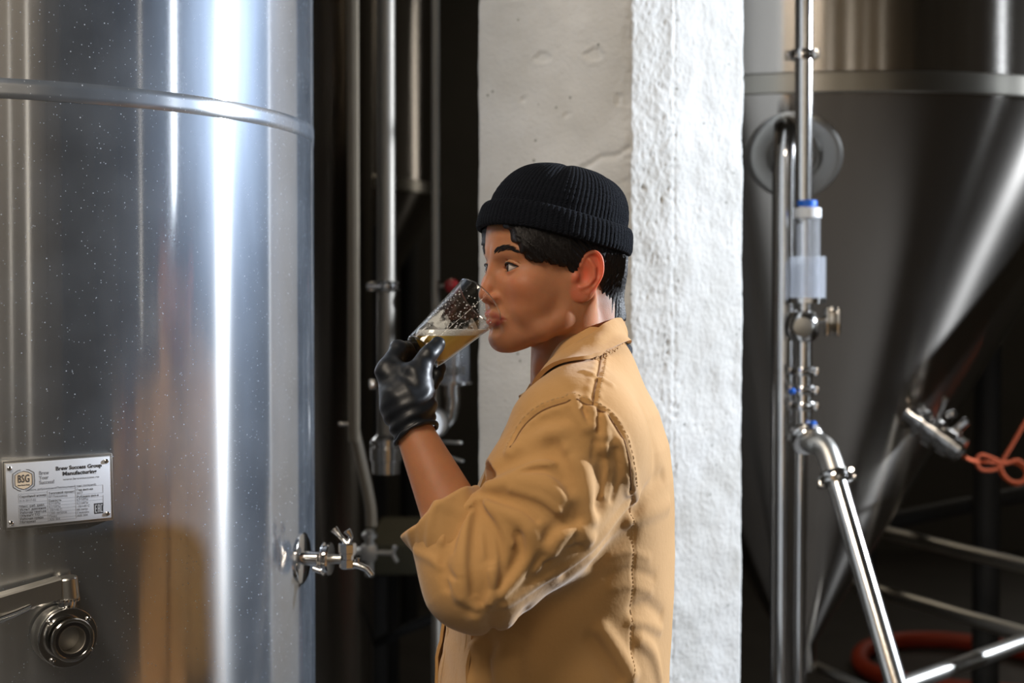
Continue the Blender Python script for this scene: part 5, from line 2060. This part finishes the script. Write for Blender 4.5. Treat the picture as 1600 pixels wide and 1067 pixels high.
# rolled cuff on the lifted sleeve
def cuff_field(P):
    ax = CUFFDIR
    q_ = P - (CUFF + ax * 0.002)
    t = q_ @ ax
    rad = np.linalg.norm(q_ - t[:, None] * ax, axis=1)
    sidev = np.cross(ax, np.array([0, 1.0, 0])); sidev /= np.linalg.norm(sidev)
    ang = np.arctan2(q_ @ np.array([0, 1.0, 0]), q_ @ sidev)
    r0 = 0.0485 + 0.0020 * np.sin(ang * 3 + 0.5) + 0.0012 * np.sin(ang * 7 + t * 90)
    half = 0.024 + 0.003 * np.sin(ang * 2)
    tt = t + 0.010
    d = np.maximum(np.abs(rad - r0) - 0.0016, np.abs(tt) - half)
    # soft rounded lip
    dx = np.abs(rad - r0) ; dy = np.maximum(np.abs(tt) - half + 0.004, 0)
    d = np.sqrt(dx ** 2 + dy ** 2) - 0.0042
    o = np.zeros(len(P))
    o += 0.0024 * np.exp(-((np.angle(np.exp(1j * (ang + 1.2 + tt * 18))) / 0.14) ** 2)) - 0.0024 * np.exp(-((np.angle(np.exp(1j * (ang + 0.6 + tt * 18))) / 0.16) ** 2))
    o += 0.0020 * np.exp(-((np.angle(np.exp(1j * (ang + 2.1 - tt * 12))) / 0.16) ** 2)) + 0.0018 * np.exp(-((np.angle(np.exp(1j * (ang - 2.6 - tt * 12))) / 0.16) ** 2))
    return d - o + 0.0010 * vnoise(P, 60, 9)


cv_, cf_ = surface_nets(cuff_field, CUFF - 0.085, CUFF + 0.085, 0.0026)
fast_mesh('sleeve_cuff', cv_, cf_, M['cloth'], jk)

# front edge with its placket band
def front_pt(z, y, out):
    P = np.stack([np.linspace(-0.25, 0.15, 300), np.full(300, y), np.full(300, z)], 1)
    v = torso_field(P)
    k = np.argmax(v < 0)
    return P[k] + np.array([-out, 0, 0])


zs_ = np.linspace(TZ.max() - 0.105, 0.93, 46)
pa_, pb_ = [], []
for z in zs_:
    wob = 0.002 * math.sin(z * 60)
    pa_.append(front_pt(z, YC - 0.030, 0.0070 + wob))
    pb_.append(front_pt(z, YC - 0.140, 0.0045 - wob * .5))
strip('placket', pa_, pb_, M['cloth'], jk, 0.004, (-1, 0, 0), 0.001, 6, 0.003)
pc_, pd_ = [], []
for z in zs_:
    wob = 0.003 * math.sin(z * 41 + 1)
    pc_.append(front_pt(z, YC + 0.055, 0.004))
    pd_.append(front_pt(z, YC - 0.012, (0.011 + wob) * (0.25 + 0.75 * float(smooth01((zs_[0] - z) / 0.10)))))
strip('front_edge', pc_, pd_, M['cloth'], jk, 0.004, (-1, 0, 0), 0.004, 6, 0.003)
pst = MB()
for off_ in (0.12, 0.88):
    for i in range(0, len(zs_) - 1):
        for h_ in (0.0, 0.33, 0.66):
            p = pa_[i] * (1 - h_) + pa_[i + 1] * h_; q_ = pb_[i] * (1 - h_) + pb_[i + 1] * h_
            c = p + (q_ - p) * off_ + np.array([-0.0028, -0.0006, 0])
            pst.tube([c + np.array([0, 0, 0.0022]), c - np.array([0, 0, 0.0022])], 0.0006, 4)
pst.build('stitching', M['thread'], jk)['kind'] = 'stuff'
# dashed top-stitching along the seams
for nm, off_ in (('yoke', 0.006), ('armhole', 0.007), ('side', 0.0)):
    sb = MB()
    ends_ = []
    P = SEAMS[nm]
    L = 0
    for i in range(len(P) - 1):
        nseg = max(1, int(np.linalg.norm(P[i + 1] - P[i]) / 0.0048))
        g = grad(jacket_base, np.array([P[i]]), 0.002)[0]; g /= np.linalg.norm(g)
        tn = P[i + 1] - P[i]; tn /= np.linalg.norm(tn) + 1e-9
        sd = np.cross(g, tn)
        for k in range(nseg):
            a_ = P[i] + (P[i + 1] - P[i]) * (k + 0.15) / nseg + sd * off_ + g * 0.0012
            b2 = P[i] + (P[i + 1] - P[i]) * (k + 0.75) / nseg + sd * off_ + g * 0.0012
            ends_ += [a_, b2]
    if ends_:
        PP = np.array(ends_)
        for _ in range(3):
            g_ = grad(jacket_field, PP, 0.002)
            PP = PP - ((jacket_field(PP) - 0.0004) / np.maximum((g_ * g_).sum(1), 0.3))[:, None] * g_
        for k in range(0, len(PP), 2):
            sb.tube([PP[k], PP[k + 1]], 0.00055, 4)
    sb.build('stitching', M['thread'], jk)['kind'] = 'stuff'
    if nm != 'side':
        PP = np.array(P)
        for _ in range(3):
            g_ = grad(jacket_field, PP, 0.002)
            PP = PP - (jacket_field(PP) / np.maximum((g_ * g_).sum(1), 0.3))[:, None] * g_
        MB().tube([p + np.array([0, -0.0004, 0]) for p in PP], 0.0011, 6).build('seam', M['seam'], jk)  # tube coloured as the shadow line of the armhole and yoke grooves
# dark shirt at the neck
ns = MB()
ring_ = [at(911, 566, YC - 0.005) + np.array([0.062 * math.cos(a) - 0.006, 0.060 * math.sin(a), -0.014 + 0.030 * math.cos(a)]) for a in np.linspace(0, 2 * PI, 40, endpoint=False)]
ns.tube(ring_, 0.009, 12, True)
ns.build('shirt_neckband', M['dark_shirt'], person)
# trousers and shoes, below the frame
def trouser_field(P):
    d = None
    for s in (-0.095, 0.095):
        c = chain(P, [np.array([0.10, YC + s, 0.93]), np.array([0.09, YC + s, 0.50]), np.array([0.11, YC + s, 0.10])], [0.115, 0.085, 0.072], 0.02)
        d = c if d is None else smin(d, c, 0.05)
    return d


tv, tf = surface_nets(trouser_field, (-0.1, 1.6, -0.05), (0.3, 2.2, 1.08), 0.012)
fast_mesh('trousers', tv, tf, M['denim'], person)
for s in (-0.095, 0.095):
    def shoe(P, s=s):
        d = smin(cap(P, np.array([0.12, YC + s, 0.055]), np.array([-0.06, YC + s, 0.042]), 0.052, 0.042), cap(P, np.array([0.115, YC + s, 0.06]), np.array([0.11, YC + s, 0.13]), 0.05, 0.052), 0.03)
        return np.maximum(d, 0.002 - P[:, 2])
    sv, sf = surface_nets(shoe, (-0.13, YC + s - 0.08, -0.02), (0.2, YC + s + 0.08, 0.2), 0.007)
    fast_mesh('shoe', sv, sf, M['rubber'], person)

# ------------------------------------------------------------------ glass of beer
GB = at(660, 551, 1.765)          # middle of the foot
GR = at(750, 471, 1.808)          # middle of the rim
GA = GR - GB
GL = float(np.linalg.norm(GA)); GA = GA / GL
RB, RR = 0.0262, 0.0362
gl = MB()
gp = [(0.0, RB * 0.2), (0.0, RB - 0.0025), (0.0012, RB - 0.0006), (0.004, RB)]
for t in np.linspace(0.08, 0.985, 14):
    gp.append((t * GL, RB + (RR - RB) * t))
gp += [(GL - 0.0004, RR), (GL + 0.0003, RR - 0.0007), (GL - 0.0004, RR - 0.0014)]
for t in np.linspace(0.985, 0.14, 12):
    gp.append((t * GL, RB + (RR - RB) * t - 0.0016))
gp += [(0.010, RB - 0.0035), (0.0085, RB * 0.6), (0.0082, RB * 0.2)]
gl.lathe(gp, GB, GA, 72)
gglass = glass_mat('drinking_glass', (0.97, 0.98, 0.98), 1.8, 0.0)
go_ = gl.build('beer_glass', gglass, None)
tag(go_, 'clear tumbler of cloudy yellow beer tilted to the lips in a gloved hand', 'glass')
rim_ = MB()
rfr = frame(GB, GA)
rim_.tube([rfr @ Vector(((RR - 0.0007) * math.cos(a), (RR - 0.0007) * math.sin(a), GL + 0.0001)) for a in np.linspace(0, 2 * PI, 96, endpoint=False)], 0.00095, 8, True)
rim_.build('rim', glass_mat('fire_polished_rim', (0.9, 0.92, 0.93), 6.0, 0.05), go_)
foot_ = MB()
foot_.tube([rfr @ Vector(((RB - 0.0012) * math.cos(a), (RB - 0.0012) * math.sin(a), 0.0012)) for a in np.linspace(0, 2 * PI, 72, endpoint=False)], 0.0012, 8, True)
foot_.build('foot_ring', glass_mat('glass_foot', (0.85, 0.87, 0.88), 5.0, 0.05), go_)
# beer: the inside of the tumbler below a level surface
SURF = float(at(700, 524, 1.79)[2])


def liquid(name, z_lo, z_hi, mat, shrink):
    b_ = MB()
    lp_ = [(0.0092, RB * 0.15), (0.0096, RB * 0.6 - shrink), (0.0110, RB - 0.0040 - shrink)]
    for t in np.linspace(0.14, 0.97, 24):
        lp_.append((t * GL, RB + (RR - RB) * t - 0.0018 - shrink))
    b_.lathe(lp_, GB, GA, 72)
    bm = bmesh.new()
    vv = [bm.verts.new(v) for v in b_.v]
    for f in b_.f:
        try: bm.faces.new([vv[i] for i in f])
        except ValueError: pass
    for zc, up_ in ((z_hi, True), (z_lo, False)):
        if zc is None: continue
        res = bmesh.ops.bisect_plane(bm, geom=bm.verts[:] + bm.edges[:] + bm.faces[:], plane_co=(0, 0, zc), plane_no=(0, 0, 1), clear_outer=up_, clear_inner=not up_)
        ed = [e for e in res['geom_cut'] if isinstance(e, bmesh.types.BMEdge)]
        bmesh.ops.contextual_create(bm, geom=ed)
    bmesh.ops.recalc_face_normals(bm, faces=bm.faces[:])
    me = bpy.data.meshes.new(name)
    bm.to_mesh(me); bm.free()
    me.polygons.foreach_set('use_smooth', [True] * len(me.polygons))
    me.set_sharp_from_angle(angle=R(40))
    me.materials.append(mat)
    o = bpy.data.objects.new(name, me)
    link(o, go_)
    return o


beer = bpy.data.materials.new('cloudy_beer')
beer.use_nodes = True
_nt = beer.node_tree
_nt.nodes.remove(_nt.nodes['Principled BSDF'])
_d = N(_nt, 'ShaderNodeBsdfDiffuse'); _t = N(_nt, 'ShaderNodeBsdfTranslucent'); _m = N(_nt, 'ShaderNodeMixShader')
_d.inputs['Color'].default_value = (0.88, 0.66, 0.17, 1)
_t.inputs['Color'].default_value = (0.95, 0.74, 0.22, 1)
_m.inputs[0].default_value = 0.55
_nt.links.new(_d.outputs[0], _m.inputs[1]); _nt.links.new(_t.outputs[0], _m.inputs[2])
_nt.links.new(_m.outputs[0], _nt.nodes['Material Output'].inputs['Surface'])
foam = plain('white_foam', (0.88, 0.87, 0.84), 0.8, bump=0.5, bscale=500, **{'Subsurface Weight': 0.6, 'Subsurface Radius': (1, 1, 1), 'Subsurface Scale': 0.006})
liquid('beer', None, SURF, beer, 0.0)
liquid('foam', SURF + 0.0001, SURF + 0.0075, foam, 0.0)
# froth and drops clinging to the wall
dm = MB()
rs = random.Random(3)
fr = frame(GB, GA)
cl = glass_mat('water_drop', (0.92, 0.93, 0.93), 2.2, 0.05)
for k in range(420):
    t = 0.34 + 0.52 * rs.random() ** 1.3
    a = rs.random() * 2 * PI
    r_ = RB + (RR - RB) * t - 0.0020
    p = fr @ Vector((r_ * math.cos(a), r_ * math.sin(a), t * GL))
    if p.z < SURF + 0.003: continue
    s_ = 0.00035 + 0.0009 * rs.random() ** 3
    dm.lathe([(-s_, s_ * .3), (-s_ * .5, s_ * .86), (s_ * .5, s_ * .86), (s_, s_ * .3)], p, GA, 6)
# a lace of foam left on the wall above the beer
film = bpy.data.materials.new('foam_lace')
film.use_nodes = True
_nt = film.node_tree
_b = _nt.nodes['Principled BSDF']
_b.inputs['Base Color'].default_value = (0.85, 0.84, 0.81, 1)
_b.inputs['Roughness'].default_value = 0.7
_tc = N(_nt, 'ShaderNodeTexCoord')
_n1 = N(_nt, 'ShaderNodeTexNoise', i_Scale=120.0, i_Detail=6.0)
_n2 = N(_nt, 'ShaderNodeTexNoise', i_Scale=38.0, i_Detail=2.0)
_ad = N(_nt, 'ShaderNodeMath', operation='MULTIPLY')
_mr = N(_nt, 'ShaderNodeMapRange')
_mr.inputs['From Min'].default_value = 0.17
_mr.inputs['From Max'].default_value = 0.31
_mr.inputs['To Max'].default_value = 0.75
_nt.links.new(_tc.outputs['Object'], _n1.inputs['Vector']); _nt.links.new(_tc.outputs['Object'], _n2.inputs['Vector'])
_nt.links.new(_n1.outputs['Fac'], _ad.inputs[0]); _nt.links.new(_n2.outputs['Fac'], _ad.inputs[1])
_nt.links.new(_ad.outputs[0], _mr.inputs['Value']); _nt.links.new(_mr.outputs[0], _b.inputs['Alpha'])
fv2, ff2 = [], []
ts_ = np.linspace(0.26, 0.66, 40)
for t in ts_:
    for k in range(145):
        a = 2 * PI * k / 144
        r_ = RB + (RR - RB) * t - 0.0019
        fv2.append(fr @ Vector((r_ * math.cos(a), r_ * math.sin(a), t * GL)))
for i in range(39):
    for k in range(144):
        q_ = (i * 145 + k, i * 145 + k + 1, (i + 1) * 145 + k + 1, (i + 1) * 145 + k)
        c_ = sum((Vector(fv2[j]) for j in q_), Vector()) / 4
        lim = SURF + 0.018 + 0.010 * math.sin(k * 0.175) + 0.005 * math.sin(k * 0.45 + 1)
        if SURF + 0.002 < c_.z < lim: ff2.append(q_)
mesh_obj('foam_lace', fv2, ff2, film, go_)
do_ = dm.build('droplets', foam, go_)
do_['kind'] = 'stuff'

# ------------------------------------------------------------------ gloved hand
def gpt(px, py, d): return at(px, py, d)


W0 = at(644, 664, 1.690)
PALM = [
    ([W0, at(640, 635, 1.695)], [0.0265, 0.029]),
]
MCP = [at(604, 580, 1.722), at(607, 588, 1.742), at(613, 600, 1.762), at(621, 615, 1.780)]
FING = [
    ([MCP[0], at(623, 545, 1.752), at(648, 546, 1.794), at(668, 556, 1.806)], [0.0118, 0.0108, 0.0092, 0.0082]),
    ([MCP[1], at(624, 562, 1.778), at(652, 564, 1.808), at(687, 573, 1.797)], [0.0118, 0.0108, 0.0092, 0.0084]),
    ([MCP[2], at(634, 580, 1.797), at(660, 580, 1.815), at(684, 588, 1.795)], [0.0114, 0.0104, 0.0090, 0.0080]),
    ([MCP[3], at(641, 603, 1.803), at(660, 601, 1.810), at(676, 602, 1.792)], [0.0105, 0.0092, 0.0080, 0.0072]),
]
THUMB = ([at(655, 632, 1.698), at(651, 585, 1.704), at(668, 556, 1.715), at(684, 538, 1.727)], [0.0175, 0.0145, 0.0110, 0.0094])


def glove_field(P):
    d = cap(P, W0 + np.array([0, 0, -0.004]), at(634, 628, 1.700), 0.0255, 0.029)
    for mc in MCP:
        d = smin(d, cap(P, at(636, 634, 1.705), mc, 0.024, 0.0130), 0.014)
    d = smin(d, cap(P, at(648, 640, 1.697), at(652, 592, 1.705), 0.022, 0.0175), 0.014)
    d = smin(d, cap(P, at(612, 580, 1.728), at(646, 588, 1.712), 0.0135, 0.0145), 0.012)    # web of the thumb
    d = smin(d, chain(P, *THUMB, 0.004), 0.008)
    for pts_, rr_ in FING:
        d = smin(d, chain(P, pts_, rr_, 0.004), 0.006)
    # keep clear of the glass
    g = P - GB
    t = g @ GA
    rad = np.linalg.norm(g - t[:, None] * GA, axis=1)
    gd_ = np.maximum(rad - (RB + (RR - RB) * np.clip(t / GL, 0, 1) + 0.0004), -t - 0.0004)
    d = smax(d, -gd_, 0.0012)
    # wrinkles: rings over the wrist, diagonal pulls over the back of the hand
    axw = (WR - EL) / np.linalg.norm(WR - EL)
    m = np.abs(d) < 0.012
    if m.any():
        Q = P[m]
        s = (Q - W0) @ axw
        th = Q @ np.array([9.0, 16, 4])
        ring_ = np.sin(s * 420 + 2.2 * np.sin(th * 3.1) + 1.4 * np.sin(th * 7)) * np.exp(-((s + 0.002) / 0.026) ** 2) * 0.0014
        pull = np.sin((Q @ np.array([150., 60., 260.])) + 2.0 * np.sin(Q @ np.array([90., 40., -60.]))) * 0.0004 * smooth01((s - 0.01) / 0.03)
        o = ring_ + pull + 0.0003 * vnoise(Q, 150, 21)
        d = d.copy(); d[m] -= o
    # open end at the wrist
    d = smax(d, -((P - W0) @ axw) - 0.010, 0.002)
    return d


gv, gf = surface_nets(glove_field, np.array([at(575, 700, 1.74)[0], 1.655, at(650, 705, 1.74)[2]]), np.array([at(705, 700, 1.74)[0], 1.845, at(650, 510, 1.74)[2]]), 0.0017)
glv = fast_mesh('glove', gv, gf, M['glove'], person)
glv['label'] = 'black rubber glove gripping the glass'
axw = (WR - EL) / np.linalg.norm(WR - EL)
cu = MB()
sv_ = np.cross(axw, [0, 1, 0]); sv_ /= np.linalg.norm(sv_)
ov_ = np.cross(axw, sv_)
cu.tube([W0 - axw * (0.0105 + 0.0022 * math.sin(a * 2 + 1)) + sv_ * 0.0268 * math.cos(a) + ov_ * 0.0258 * math.sin(a) for a in np.linspace(0, 2 * PI, 48, endpoint=False)], [0.0027 + 0.0006 * math.sin(7 * a) for a in np.linspace(0, 2 * PI, 48, endpoint=False)], 10, True)
cu.build('rolled_edge', M['glove'], glv)
